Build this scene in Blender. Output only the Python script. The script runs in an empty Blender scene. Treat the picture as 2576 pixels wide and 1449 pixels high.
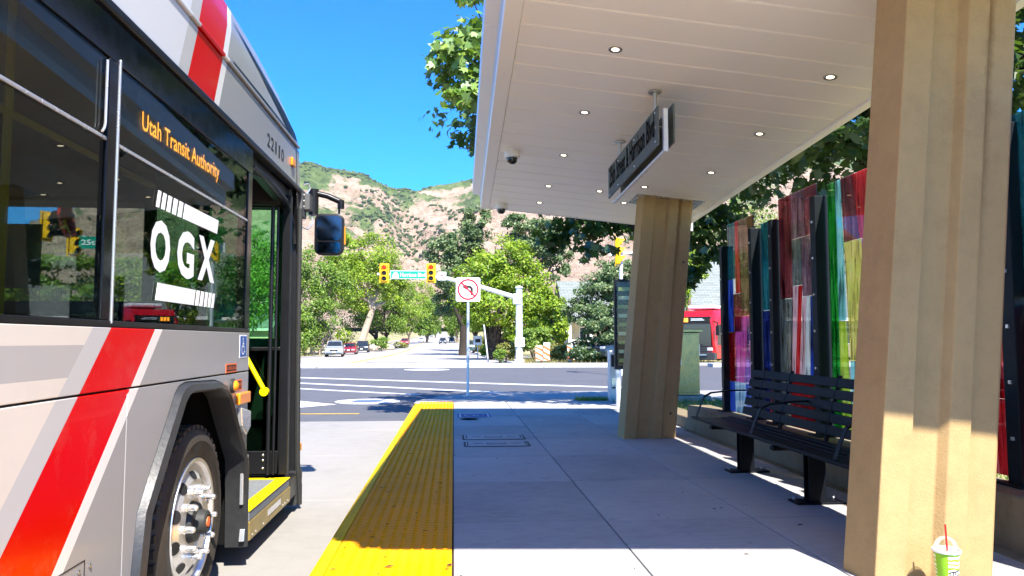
import bpy, bmesh, math, random
import numpy as np
from mathutils import Vector, Matrix
R = math.radians
random.seed(7)
RNG = np.random.default_rng(11)
SC = bpy.context.scene
COL = SC.collection
# ------------------------------------------------------------------ camera
cam = bpy.data.objects.new('camera', bpy.data.cameras.new('camera'))
COL.objects.link(cam)
cam.location = (0, 0, 1.1)
cam.rotation_euler = (math.pi/2 + R(3.989), 0, -R(4.3835))
cam.data.sensor_width = 36
cam.data.lens = 36*1900/2576
cam.data.clip_start = .05
cam.data.clip_end = 9000
SC.camera = cam
# ------------------------------------------------------------------ sky and sun
SUN = Vector((.235, -.78, 1)).normalized()
world = bpy.data.worlds.new('World'); SC.world = world; world.use_nodes = True
wt = world.node_tree; wt.nodes.clear()
wo = wt.nodes.new('ShaderNodeOutputWorld'); wb = wt.nodes.new('ShaderNodeBackground')
sky = wt.nodes.new('ShaderNodeTexSky'); sky.sky_type = 'NISHITA'; sky.sun_disc = False
sky.sun_elevation = math.asin(SUN.z); sky.sun_rotation = math.atan2(SUN.x, SUN.y)
sky.altitude = 1300; sky.air_density = 1.0; sky.dust_density = .1; sky.ozone_density = 4.5
hs = wt.nodes.new('ShaderNodeHueSaturation'); hs.inputs['Saturation'].default_value = 1.68
hs.inputs['Hue'].default_value = .512
wt.links.new(sky.outputs[0], hs.inputs['Color']); wt.links.new(hs.outputs[0], wb.inputs[0])
wb.inputs[1].default_value = .15
wt.links.new(wb.outputs[0], wo.inputs[0])
sl = bpy.data.lights.new('sun', 'SUN'); sl.energy = 5.0; sl.angle = R(.55); sl.color = (1, .95, .86)
so = bpy.data.objects.new('sun', sl); COL.objects.link(so); so.location = (3, -8, 12)
so.rotation_euler = SUN.to_track_quat('Z', 'Y').to_euler()
SC.view_settings.view_transform = 'Standard'; SC.view_settings.look = 'None'
SC.view_settings.exposure = 1.5; SC.view_settings.gamma = 1
SC.render.engine = 'CYCLES'
cy = SC.cycles
cy.use_denoising = True
cy.caustics_reflective = False; cy.caustics_refractive = False
cy.max_bounces = 9; cy.diffuse_bounces = 5; cy.glossy_bounces = 4; cy.transparent_max_bounces = 14
cy.sample_clamp_indirect = 6
# ------------------------------------------------------------------ material helpers
M = {}
def nodes(name):
    m = bpy.data.materials.new(name); m.use_nodes = True
    nt = m.node_tree; nt.nodes.clear()
    out = nt.nodes.new('ShaderNodeOutputMaterial')
    M[name] = m
    return m, nt, out
def N(nt, t, **kw):
    n = nt.nodes.new('ShaderNode' + t)
    for k, v in kw.items():
        if k.startswith('i_'):
            key = k[2:]
            key = int(key) if key.isdigit() else key.replace('_', ' ')
            n.inputs[key].default_value = v
        else: setattr(n, k, v)
    return n
def ramp(nt, fac, stops, interp='LINEAR'):
    r = N(nt, 'ValToRGB'); r.color_ramp.interpolation = interp
    e = r.color_ramp.elements
    while len(e) < len(stops): e.new(.5)
    for x, (p, c) in zip(e, stops):
        x.position = p; x.color = (*c, 1) if len(c) == 3 else c
    nt.links.new(fac, r.inputs[0]); return r.outputs[0]
def mixc(nt, fac, a, b, mode='MIX'):
    m = N(nt, 'Mix', data_type='RGBA', blend_type=mode)
    if isinstance(fac, (int, float)): m.inputs[0].default_value = fac
    else: nt.links.new(fac, m.inputs[0])
    for s, v in ((6, a), (7, b)):
        if isinstance(v, tuple): m.inputs[s].default_value = (*v[:3], 1)
        else: nt.links.new(v, m.inputs[s])
    return m.outputs[2]
def mth(nt, op, a, b=None, c=None):
    m = N(nt, 'Math', operation=op)
    for i, v in enumerate((a, b, c)):
        if v is None: continue
        if isinstance(v, (int, float)): m.inputs[i].default_value = v
        else: nt.links.new(v, m.inputs[i])
    return m.outputs[0]
def noise(nt, vec, scale, detail=4, rough=.55, dist=0):
    n = N(nt, 'TexNoise'); n.inputs['Scale'].default_value = scale; n.inputs['Detail'].default_value = detail
    n.inputs['Roughness'].default_value = rough; n.inputs['Distortion'].default_value = dist
    if vec is not None: nt.links.new(vec, n.inputs['Vector'])
    return n.outputs[0]
def pos(nt): return N(nt, 'NewGeometry').outputs['Position']
def scaled(nt, vec, s):
    m = N(nt, 'Mapping'); m.inputs['Scale'].default_value = s
    nt.links.new(vec, m.inputs['Vector']); return m.outputs[0]
def bump(nt, h, strength=.3, dist=.02):
    b = N(nt, 'Bump'); b.inputs['Strength'].default_value = strength; b.inputs['Distance'].default_value = dist
    nt.links.new(h, b.inputs['Height']); return b.outputs[0]
def bsdf(nt, out, col, rough=.6, metal=0, spec=.5, normal=None, coat=0):
    b = N(nt, 'BsdfPrincipled')
    if isinstance(col, tuple): b.inputs['Base Color'].default_value = (*col[:3], 1)
    else: nt.links.new(col, b.inputs['Base Color'])
    if isinstance(rough, (int, float)): b.inputs['Roughness'].default_value = rough
    else: nt.links.new(rough, b.inputs['Roughness'])
    b.inputs['Metallic'].default_value = metal; b.inputs['Specular IOR Level'].default_value = spec
    b.inputs['Coat Weight'].default_value = coat; b.inputs['Coat Roughness'].default_value = .05
    if normal: nt.links.new(normal, b.inputs['Normal'])
    nt.links.new(b.outputs[0], out.inputs[0]); return b
def plain(name, col, rough=.5, metal=0, spec=.5, var=.08, vs=6, bmp=0, coat=0):
    """a painted / plastic / metal surface with slight tone variation"""
    m, nt, out = nodes(name)
    p = pos(nt); n = noise(nt, p, vs, 5)
    f = mth(nt, 'MULTIPLY_ADD', n, 2*var, 1-var)
    c = N(nt, 'VectorMath', operation='SCALE'); c.inputs[0].default_value = col[:3]; nt.links.new(f, c.inputs['Scale'])
    rr = mth(nt, 'MULTIPLY_ADD', noise(nt, p, vs*3, 3), .2, max(0, rough-.1))
    nrm = bump(nt, noise(nt, p, 60, 3), bmp, .004) if bmp else None
    bsdf(nt, out, c.outputs[0], rr, metal, spec, nrm, coat); return m
def concrete(name, col, spot=.25, scale=1.0, bmp=.25, rough=.85, streak=0):
    m, nt, out = nodes(name); p = pos(nt)
    a = noise(nt, p, .9*scale, 6, .6); b = noise(nt, p, 9*scale, 6, .7); c = noise(nt, p, 90*scale, 3, .6)
    v = mth(nt, 'ADD', mth(nt, 'MULTIPLY', a, .45), mth(nt, 'ADD', mth(nt, 'MULTIPLY', b, .35), mth(nt, 'MULTIPLY', c, .2)))
    dk = tuple(x*(1-spot) for x in col); lt = tuple(min(.9, x*(1+spot*.5)) for x in col)
    cc = ramp(nt, v, [(.28, dk), (.5, col), (.72, lt)])
    if streak:
        s = mth(nt, 'MULTIPLY_ADD', noise(nt, scaled(nt, p, (4.5, 4.5, 1.3)), 1.0, 8, .72, .8), .6, mth(nt, 'MULTIPLY', noise(nt, p, 2.1, 6, .7, .5), .4))
        cc = mixc(nt, ramp(nt, s, [(.5, (0, 0, 0)), (.64, (streak, streak, streak))]), cc, tuple(x*.6*y for x, y in zip(col, (1, .88, .66))))
    if name == 'column_concrete':          # rust-brown drips that ran down one recess from the roof joint
        q = N(nt, 'SeparateXYZ'); nt.links.new(p, q.inputs[0])
        u = mth(nt, 'SUBTRACT', mth(nt, 'SUBTRACT', q.outputs[0], mth(nt, 'MULTIPLY', q.outputs[2], .0945)), 2.345)
        u = mth(nt, 'ABSOLUTE', mth(nt, 'ADD', u, mth(nt, 'MULTIPLY_ADD', noise(nt, p, 9, 5, .7), .06, -.03)))
        zz = ramp(nt, mth(nt, 'MULTIPLY', q.outputs[2], .33), [(.42, (0, 0, 0)), (.8, (.75, .75, .75))])
        cc = mixc(nt, mth(nt, 'MULTIPLY', zz, ramp(nt, mth(nt, 'MULTIPLY', u, 12), [(.08, (1, 1, 1)), (.45, (0, 0, 0))])), cc, (.2, .1, .03))
    nrm = bump(nt, mth(nt, 'ADD', b, mth(nt, 'MULTIPLY', c, .6)), bmp, .006)
    bsdf(nt, out, cc, rough, 0, .25, nrm); return m
def glass(name, tint, spec=(1, 1, 1), f0=1.5, rough=0.0, amount=1.0, dirt=0):
    m, nt, out = nodes(name)
    t = N(nt, 'BsdfTransparent'); t.inputs[0].default_value = (*tint, 1)
    g = N(nt, 'BsdfGlossy'); g.inputs[0].default_value = (*spec, 1); g.inputs['Roughness'].default_value = rough
    fr = N(nt, 'Fresnel'); fr.inputs[0].default_value = f0
    mx = N(nt, 'MixShader')
    nt.links.new(mth(nt, 'MULTIPLY', fr.outputs[0], amount), mx.inputs[0])
    nt.links.new(t.outputs[0], mx.inputs[1]); nt.links.new(g.outputs[0], mx.inputs[2])
    sh = mx.outputs[0]
    if dirt:
        d = N(nt, 'BsdfDiffuse'); d.inputs[0].default_value = (.5, .47, .42, 1)
        p = pos(nt); k = mth(nt, 'MULTIPLY', ramp(nt, noise(nt, p, 40, 6, .7), [(.55, (0, 0, 0)), (.8, (1, 1, 1))]), dirt)
        m2 = N(nt, 'MixShader'); nt.links.new(k, m2.inputs[0]); nt.links.new(sh, m2.inputs[1]); nt.links.new(d.outputs[0], m2.inputs[2]); sh = m2.outputs[0]
    nt.links.new(sh, out.inputs[0]); return m
def emit(name, col, s):
    m, nt, out = nodes(name); e = N(nt, 'Emission'); e.inputs[0].default_value = (*col, 1); e.inputs[1].default_value = s
    nt.links.new(e.outputs[0], out.inputs[0]); return m
def leafmat(name, cols, trans=(.25, .4, .04), tf=.28, gloss=.02):
    m, nt, out = nodes(name)
    rnd = N(nt, 'NewGeometry').outputs['Random Per Island']
    c = ramp(nt, rnd, [(i/(len(cols)-1), q) for i, q in enumerate(cols)])
    d = N(nt, 'BsdfDiffuse'); nt.links.new(c, d.inputs[0])
    t = N(nt, 'BsdfTranslucent'); nt.links.new(mixc(nt, .55, c, trans), t.inputs[0])
    g = N(nt, 'BsdfGlossy'); g.inputs[0].default_value = (.9, .95, .9, 1); g.inputs['Roughness'].default_value = .42
    a = N(nt, 'MixShader'); a.inputs[0].default_value = tf
    nt.links.new(d.outputs[0], a.inputs[1]); nt.links.new(t.outputs[0], a.inputs[2])
    b = N(nt, 'MixShader'); b.inputs[0].default_value = gloss
    nt.links.new(a.outputs[0], b.inputs[1]); nt.links.new(g.outputs[0], b.inputs[2])
    nt.links.new(b.outputs[0], out.inputs[0]); return m
# ------------------------------------------------------------------ object helpers
ORG = {}
def thing(name, label, cat, loc=(0, 0, 0), group=None, kind=None):
    o = bpy.data.objects.new(name, None); COL.objects.link(o); o.location = loc
    o.empty_display_size = .2
    ORG[o.name] = Vector(loc); tag(o, label, cat, group, kind); return o
def tag(o, label=None, cat=None, group=None, kind=None):
    if label: o['label'] = label
    if cat: o['category'] = cat
    if group: o['group'] = group
    if kind: o['kind'] = kind
    return o
def link(name, me, mat, parent=None):
    o = bpy.data.objects.new(name, me); COL.objects.link(o)
    if mat is not None and len(me.materials) == 0: me.materials.append(M[mat] if isinstance(mat, str) else mat)
    if parent:
        o.parent = parent; ORG[o.name] = ORG.get(parent.name, Vector())
    return o
def copy_tree(o, parent=None):
    c = o.copy(); COL.objects.link(c); c.parent = parent
    ORG[c.name] = ORG.get(o.name, Vector())
    for ch in list(o.children): copy_tree(ch, c)
    return c
class MB:
    def __init__(s): s.v = []; s.f = []
    def add(s, vs, fs):
        k = len(s.v); s.v += [tuple(map(float, p)) for p in vs]; s.f += [tuple(i+k for i in f) for f in fs]; return s
    def box(s, x0, x1, y0, y1, z0, z1):
        return s.add([(x0,y0,z0),(x1,y0,z0),(x1,y1,z0),(x0,y1,z0),(x0,y0,z1),(x1,y0,z1),(x1,y1,z1),(x0,y1,z1)],
                     [(0,3,2,1),(4,5,6,7),(0,1,5,4),(1,2,6,5),(2,3,7,6),(3,0,4,7)])
    def obox(s, c, size, m):
        hx, hy, hz = (q/2 for q in size); c = Vector(c)
        vs = [c + m @ Vector((a*hx, b*hy, d*hz)) for d in (-1,1) for a, b in ((-1,-1),(1,-1),(1,1),(-1,1))]
        return s.add(vs, [(0,3,2,1),(4,5,6,7),(0,1,5,4),(1,2,6,5),(2,3,7,6),(3,0,4,7)])
    def quad(s, a, b, c, d): return s.add([a,b,c,d], [(0,1,2,3)])
    def poly(s, pts): return s.add(pts, [tuple(range(len(pts)))])
    def prism(s, pts, d):
        """polygon pts (3D, planar) extruded by vector d"""
        n = len(pts); d = Vector(d); q = [tuple(Vector(p)+d) for p in pts]
        return s.add(list(pts)+q, [tuple(range(n))[::-1], tuple(range(n, 2*n))] + [(i, (i+1)%n, n+(i+1)%n, n+i) for i in range(n)])
    def tube(s, path, r, seg=8, cap=True):
        path = [Vector(p) for p in path]; n = len(path)
        rs = r if isinstance(r, (list, tuple)) else [r]*n
        k = len(s.v); up = None
        for i, p in enumerate(path):
            t = (path[min(i+1, n-1)] - path[max(i-1, 0)]).normalized()
            if up is None:
                up = t.orthogonal().normalized()
            up = (up - t*up.dot(t)).normalized(); b = t.cross(up)
            for j in range(seg):
                a = 2*math.pi*j/seg
                s.v.append(tuple(p + (up*math.cos(a) + b*math.sin(a))*rs[i]))
        for i in range(n-1):
            for j in range(seg):
                a, b = k+i*seg+j, k+i*seg+(j+1)%seg
                s.f.append((a, b, b+seg, a+seg))
        if cap:
            s.f.append(tuple(k+j for j in range(seg))[::-1]); s.f.append(tuple(k+(n-1)*seg+j for j in range(seg)))
        return s
    def lathe(s, prof, c=(0,0,0), axis='z', seg=24, closed=False):
        """prof: list of (r, h) ; axis x or y or z"""
        k = len(s.v); n = len(prof); c = Vector(c)
        for r, h in prof:
            for j in range(seg):
                a = 2*math.pi*j/seg; u, w = r*math.cos(a), r*math.sin(a)
                p = {'z': (u, w, h), 'x': (h, u, w), 'y': (w, h, u)}[axis]
                s.v.append(tuple(c + Vector(p)))
        m = n if closed else n-1
        for i in range(m):
            for j in range(seg):
                a, b = k+i*seg+j, k+i*seg+(j+1)%seg; i2 = ((i+1)%n - i)*seg
                s.f.append((a, b, b+i2, a+i2))
        if not closed:
            if prof[0][0] > 1e-6: s.f.append(tuple(k+j for j in range(seg))[::-1])
            if prof[-1][0] > 1e-6: s.f.append(tuple(k+(n-1)*seg+j for j in range(seg)))
        return s
    def loft(s, rings, cap=True, closed=True):
        k = len(s.v); n = len(rings[0])
        for r in rings: s.v += [tuple(map(float, p)) for p in r]
        for i in range(len(rings)-1):
            for j in range(n if closed else n-1):
                a, b = k+i*n+j, k+i*n+(j+1)%n; s.f.append((a, b, b+n, a+n))
        if cap and closed:
            s.f.append(tuple(k+j for j in range(n))[::-1]); s.f.append(tuple(k+(len(rings)-1)*n+j for j in range(n)))
        return s
    def mesh(s, name, off=(0,0,0), bev=0, smooth=0, merge=False, seg=2):
        o = Vector(off)
        me = bpy.data.meshes.new(name)
        me.from_pydata([tuple(Vector(p)-o) for p in s.v], [], s.f)
        if bev or merge:
            bm = bmesh.new(); bm.from_mesh(me)
            bmesh.ops.remove_doubles(bm, verts=bm.verts, dist=1e-5)
            bmesh.ops.recalc_face_normals(bm, faces=bm.faces)
            if bev:
                ed = [e for e in bm.edges if len(e.link_faces) == 2 and e.calc_face_angle(0) > R(25)]
                bmesh.ops.bevel(bm, geom=ed, offset=bev, segments=seg, affect='EDGES', profile=.5, clamp_overlap=True)
            bm.to_mesh(me); bm.free()
        if smooth:
            me.polygons.foreach_set('use_smooth', [True]*len(me.polygons))
            me.set_sharp_from_angle(angle=R(smooth))
        me.validate(); me.update(); return me
    def build(s, name, mat, parent=None, off=None, **kw):
        if off is None: off = ORG.get(parent.name, Vector()) if parent else Vector()
        return link(name, s.mesh(name, off, **kw), mat, parent)
def B(*a): return MB().box(*a)
_txt = {}
def textgeo(st, bold=0.0, spacing=1.0):
    """flat lettering: list of 2D verts, faces, bounds, scaled to unit cap box"""
    key = (st, bold, spacing)
    if key not in _txt:
        cu = bpy.data.curves.new('t', 'FONT'); cu.body = st; cu.offset = bold; cu.space_character = spacing; cu.resolution_u = 3
        ob = bpy.data.objects.new('t', cu); COL.objects.link(ob)
        dg = bpy.context.evaluated_depsgraph_get(); dg.update()
        me = bpy.data.meshes.new_from_object(ob.evaluated_get(dg))
        v = [(p.co.x, p.co.y) for p in me.vertices]; f = [tuple(p.vertices) for p in me.polygons]
        bpy.data.objects.remove(ob); bpy.data.curves.remove(cu); bpy.data.meshes.remove(me)
        xs = [p[0] for p in v]; ys = [p[1] for p in v]
        x0, x1, y0, y1 = min(xs), max(xs), min(ys), max(ys)
        _txt[key] = ([((p[0]-x0)/(x1-x0), (p[1]-y0)/(y1-y0)) for p in v], f)
    return _txt[key]
def text(mb, st, o, u, w, bold=.0, spacing=1.0):
    """place lettering in the parallelogram o + a*u + b*w"""
    v, f = textgeo(st, bold, spacing); o, u, w = Vector(o), Vector(u), Vector(w)
    return mb.add([o + u*a + w*b for a, b in v], f)
def npmesh(name, verts, faces):
    me = bpy.data.meshes.new(name); n, k = faces.shape
    me.vertices.add(len(verts)); me.vertices.foreach_set('co', np.ascontiguousarray(verts, dtype=np.float32).ravel())
    me.loops.add(n*k); me.loops.foreach_set('vertex_index', np.ascontiguousarray(faces, dtype=np.int32).ravel())
    me.polygons.add(n); me.polygons.foreach_set('loop_start', np.arange(0, n*k, k, dtype=np.int32))
    me.polygons.foreach_set('loop_total', np.full(n, k, dtype=np.int32))
    me.update(calc_edges=True); return me
# ------------------------------------------------------------------ materials
def slabmat():
    m, nt, out = nodes('platform_concrete'); p = pos(nt)
    rnd = N(nt, 'ObjectInfo').outputs['Random']
    a = noise(nt, p, 1.1, 6, .6); b = noise(nt, scaled(nt, p, (1, 3.5, 1)), 7, 6, .68); c = noise(nt, p, 140, 2, .6)
    v = mth(nt, 'ADD', mth(nt, 'MULTIPLY', a, .4), mth(nt, 'ADD', mth(nt, 'MULTIPLY', b, .4), mth(nt, 'MULTIPLY', c, .2)))
    v = mth(nt, 'ADD', v, mth(nt, 'MULTIPLY_ADD', rnd, .17, -.085))
    cc = ramp(nt, v, [(.3, (.25, .25, .25)), (.5, (.37, .36, .35)), (.7, (.45, .44, .425))])
    st = ramp(nt, noise(nt, scaled(nt, p, (1.3, 2, 1)), 2.6, 9, .8, .2), [(.57, (0, 0, 0)), (.68, (.6, .6, .6))])
    cc = mixc(nt, st, cc, (.18, .172, .17))
    vo = N(nt, 'TexVoronoi'); vo.inputs['Scale'].default_value = 3.1; nt.links.new(p, vo.inputs['Vector'])
    gum = mth(nt, 'MULTIPLY', mth(nt, 'LESS_THAN', vo.outputs['Distance'], mth(nt, 'MULTIPLY_ADD', noise(nt, p, 1.7, 2), .09, -.018)), .6)
    cc = mixc(nt, gum, cc, (.12, .115, .11))
    bsdf(nt, out, cc, .78, 0, .3, bump(nt, mth(nt, 'ADD', b, c), .18, .004))
slabmat()
concrete('lane_concrete', (.27, .255, .235), .22, .6)
concrete('kerb_concrete', (.5, .485, .47), .15, .8)
concrete('path_concrete', (.31, .30, .285), .2, .7)
concrete('planter_concrete', (.22, .175, .11), .35, 1.2, .4, streak=.7)
concrete('column_concrete', (.42, .285, .13), .26, 1.3, .45, streak=.2)
concrete('asphalt', (.10, .10, .108), .3, 1.6, .4, .8)
concrete('street_asphalt', (.33, .31, .285), .2, .5, .3, .85)
concrete('joint', (.06, .055, .05), .3)
concrete('boulder', (.52, .4, .29), .3, 2, .6)
def groundmat():
    m, nt, out = nodes('dry_ground'); p = pos(nt)
    a = noise(nt, p, .09, 8, .65); b = noise(nt, p, 1.4, 8, .7)
    v = mth(nt, 'ADD', mth(nt, 'MULTIPLY', a, .5), mth(nt, 'MULTIPLY', b, .5))
    cc = ramp(nt, v, [(.36, (.1, .13, .035)), (.47, (.24, .23, .09)), (.55, (.42, .34, .2)), (.68, (.55, .46, .32))])
    bsdf(nt, out, cc, .95, 0, .1, bump(nt, b, .6, .05))
groundmat()
def yellowmat(name, col, dirt):
    m, nt, out = nodes(name); p = pos(nt)
    a = noise(nt, p, 2.3, 7, .7); b = noise(nt, p, 30, 5, .7)
    f = ramp(nt, mth(nt, 'MULTIPLY', a, mth(nt, 'ADD', b, .5)), [(.4, (0, 0, 0)), (.66, (dirt, dirt, dirt))])
    cc = mixc(nt, f, col, (.33, .2, .03))
    bsdf(nt, out, cc, .6, 0, .06, bump(nt, b, .1, .002))
yellowmat('tactile_yellow', (.90, .35, .0), .2)
yellowmat('kerb_yellow', (.88, .58, .005), .35)
plain('road_paint_white', (.55, .55, .54), .7, 0, .3, .12, 9)
plain('road_paint_yellow', (.62, .4, .05), .75, 0, .3, .25, 5)
plain('paint_blue', (.02, .03, .22), .6, 0, .3)
# bus
def livery():
    m, nt, out = nodes('bus_livery'); s = N(nt, 'SeparateXYZ'); nt.links.new(pos(nt), s.inputs[0])
    y, z = s.outputs[1], s.outputs[2]
    def sel(cond, a, b): return mixc(nt, cond, b, a)
    white, red, lt, sil, cream = (.72, .695, .65), (.58, .0, .0), (.47, .46, .445), (.30, .296, .288), (.62, .57, .49)
    def band(w, edges):
        """constant bands along coordinate w: [(upper edge, colour)...]"""
        c = edges[-1][1]
        for e, k in reversed(edges[:-1]): c = sel(mth(nt, 'LESS_THAN', w, e), k, c)
        return c
    lowleft = band(z, [(.60, (.52, .49, .445)), (.975, cream), (1.085, (.41, .39, .365)), (9, cream)])
    w1 = mth(nt, 'SUBTRACT', y, mth(nt, 'MULTIPLY', mth(nt, 'SUBTRACT', z, 1.15), .97))
    c1 = band(w1, [(2.842, lowleft), (2.985, lt), (3.408, red), (3.494, white), (99, sil)])
    w2 = mth(nt, 'SUBTRACT', y, mth(nt, 'MULTIPLY', mth(nt, 'SUBTRACT', z, 2.31), .44))
    c2 = band(w2, [(3.55, (.62, .62, .63)), (3.676, lt), (4.083, red), (4.164, white), (99, sil)])
    c = sel(mth(nt, 'GREATER_THAN', z, 2.0), c2, c1)
    # road film towards the skirt
    p = pos(nt); d = ramp(nt, noise(nt, p, 5, 7, .75), [(.5, (0, 0, 0)), (.8, (.14, .14, .14))])
    lo = mth(nt, 'MULTIPLY', d, mth(nt, 'LESS_THAN', z, 1.2))
    c = mixc(nt, lo, c, (.4, .34, .26))
    bsdf(nt, out, c, mth(nt, 'MULTIPLY_ADD', noise(nt, p, 8, 4), .12, .16), .0, .18, None, .06)
livery()
plain('bus_grey', (.42, .42, .43), .25, .2, .5, .05, 3, coat=.3)
plain('bus_black', (.008, .008, .009), .35, 0, .3, .3, 5)
plain('gloss_black', (.006, .006, .007), .12, 0, .25, .2, 5)
plain('rubber', (.03, .03, .028), .55, 0, .35, .3, 10)
plain('arch_plastic', (.026, .026, .026), .42, 0, .5, .3, 14, .25)
plain('tyre', (.035, .028, .022), .6, 0, .4, .35, 9, .3)
plain('chrome', (.92, .90, .87), .2, .85, .5, .05, 9)
plain('alloy', (.86, .84, .81), .32, .8, .5, .1, 12)
plain('steel', (.55, .55, .53), .35, 1, .5, .1, 8)
plain('trim_silver', (.72, .72, .72), .25, .7, .5, .05, 8)
plain('interior_dark', (.02, .02, .022), .7, 0, .3)
plain('interior_grey', (.09, .09, .09), .7, 0, .3)
plain('placard_grey', (.62, .58, .46), .8, 0, .2, .25, 7)
plain('seat_blue', (.02, .03, .08), .9, 0, .1)
plain('white_vinyl', (.86, .86, .86), .5, 0, .3, .03)
plain('black_vinyl', (.015, .015, .015), .5, 0, .3)
plain('blue_vinyl', (.015, .09, .36), .4, 0, .4)
plain('orange_lens', (.85, .26, .01), .2, 0, .6, .15, 40)
plain('orange_decal', (.75, .16, .05), .5, 0, .3)
plain('handle_yellow', (.86, .66, .0), .35, 0, .5, .05)
plain('ramp_yellow', (.80, .56, .0), .5, 0, .4, .25, 8)
plain('ramp_brass', (.34, .25, .08), .4, .5, .5, .3, 7)
plain('carpet', (.16, .17, .18), .9, 0, .2, .3, 30)
plain('well_black', (.006, .006, .006), .9, 0, .1)
plain('mirror_red', (.9, .015, .01), .35, 0, .4)
plain('red_paint', (.60, .008, .01), .25, 0, .5, .08, coat=.4)
plain('mirror_glass', (.22, .25, .3), .02, 1, .5, .0)
plain('amber_led_panel', (.07, .062, .05), .6, 0, .3, .15)
emit('led_amber', (1, .36, .03), 3.2)
glass('bus_glass', (.52, .55, .53), (1, 1, 1), 1.5, 0, .30, .006)
glass('windscreen', (.88, .93, .90), (1, 1, 1), 1.5, 0, .6)
glass('door_glass_low', (.25, .34, .29), (1, 1, 1), 1.5, 0, .4)
glass('door_glass', (.55, .82, .62), (1, 1, 1), 1.5, 0, .5)
glass('clear_glass', (.94, .96, .95), (1, 1, 1), 1.4, 0, .5)
# shelter
plain('soffit_white', (.94, .905, .82), .4, 0, .45, .03, 1.5)
plain('fascia_white', (.74, .74, .74), .35, .0, .5, .04, 2)
plain('roof_membrane', (.6, .6, .58), .8)
plain('lamp_ring', (.3, .29, .27), .3, .9)
emit('lamp_on', (1, .84, .6), 2.2)
plain('sign_grey', (.13, .15, .138), .7, 0, .2, .06)
plain('sign_edge', (.78, .8, .8), .3, 0, .5)
plain('sign_text', (.004, .004, .004), .8, 0, .05)
plain('camera_white', (.78, .76, .72), .4)
plain('dome_black', (.008, .008, .008), .05, 0, .6)
plain('powder_black', (.005, .006, .010), .5, 0, .12, .25, 12, .1)
plain('post_slate', (.005, .008, .011), .5, 0, .2, .3, 9)
# street
plain('galvanised', (.60, .63, .65), .45, .5, .5, .12, 4)
plain('mast_grey', (.66, .68, .70), .5, .1, .4, .08, 3)
plain('signal_yellow', (.84, .46, .005), .4, 0, .4, .08)
plain('signal_black', (.012, .012, .012), .5)
emit('signal_red', (1, .03, .01), 1.6)
plain('lens_dark', (.02, .018, .015), .2)
plain('sign_white', (.84, .84, .84), .45, 0, .4, .03)
plain('sign_red', (.70, .01, .03), .45, 0, .4, .04)
plain('sign_green', (.0, .27, .17), .45, 0, .4, .05)
plain('barrier_orange', (.78, .17, .05), .6, 0, .3, .1)
plain('cabinet_steel', (.20, .21, .12), .25, .85, .5, .2, 3)
plain('tree_bark', (.17, .125, .085), .95, 0, .1, .35, 9, .6)
plain('pale_bark', (.42, .33, .24), .95, 0, .1, .3, 7, .6)
plain('dark_bark', (.045, .035, .027), .95, 0, .1, .35, 9, .6)
plain('dry_twig', (.42, .33, .26), .95, 0, .1, .3, 9)
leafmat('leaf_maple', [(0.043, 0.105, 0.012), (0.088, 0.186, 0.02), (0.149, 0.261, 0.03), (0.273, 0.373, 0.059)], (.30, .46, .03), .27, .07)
leafmat('leaf_maple_dark', [(0.017, 0.041, 0.007), (0.034, 0.075, 0.011), (0.06, 0.112, 0.015)], (.2, .36, .03), .27, .06)  # maple leaf darkened: crown self-shade put into the colour; hedge shares it
leafmat('leaf_lime', [(0.082, 0.164, 0.01), (0.152, 0.257, 0.014), (0.234, 0.338, 0.018), (0.351, 0.421, 0.056)], (.36, .46, .02), .27)
leafmat('leaf_mid', [(0.052, 0.114, 0.013), (0.093, 0.176, 0.018), (0.155, 0.248, 0.029), (0.269, 0.352, 0.075)], (.28, .42, .04), .27)
leafmat('leaf_blue', [(0.046, 0.084, 0.03), (0.075, 0.126, 0.04), (0.134, 0.193, 0.074), (0.251, 0.301, 0.134)], (.2, .34, .1), .27)
leafmat('leaf_purple', [(0.024, 0.011, 0.012), (0.044, 0.019, 0.019), (0.072, 0.036, 0.029)], (.12, .04, .05), .27)
leafmat('leaf_olive', [(0.115, 0.144, 0.023), (0.202, 0.211, 0.038), (0.307, 0.288, 0.077)], (.34, .36, .06), .27)
leafmat('grass_blades', [(.06, .12, .015), (.12, .2, .02), (.2, .25, .05)], (.25, .36, .03), .3)
leafmat('dry_grass', [(0.27, 0.225, 0.078), (0.338, 0.285, 0.12), (0.225, 0.24, 0.06)], (.4, .36, .1), .3)
plain('litter', (.045, .025, .012), .9)
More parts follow.
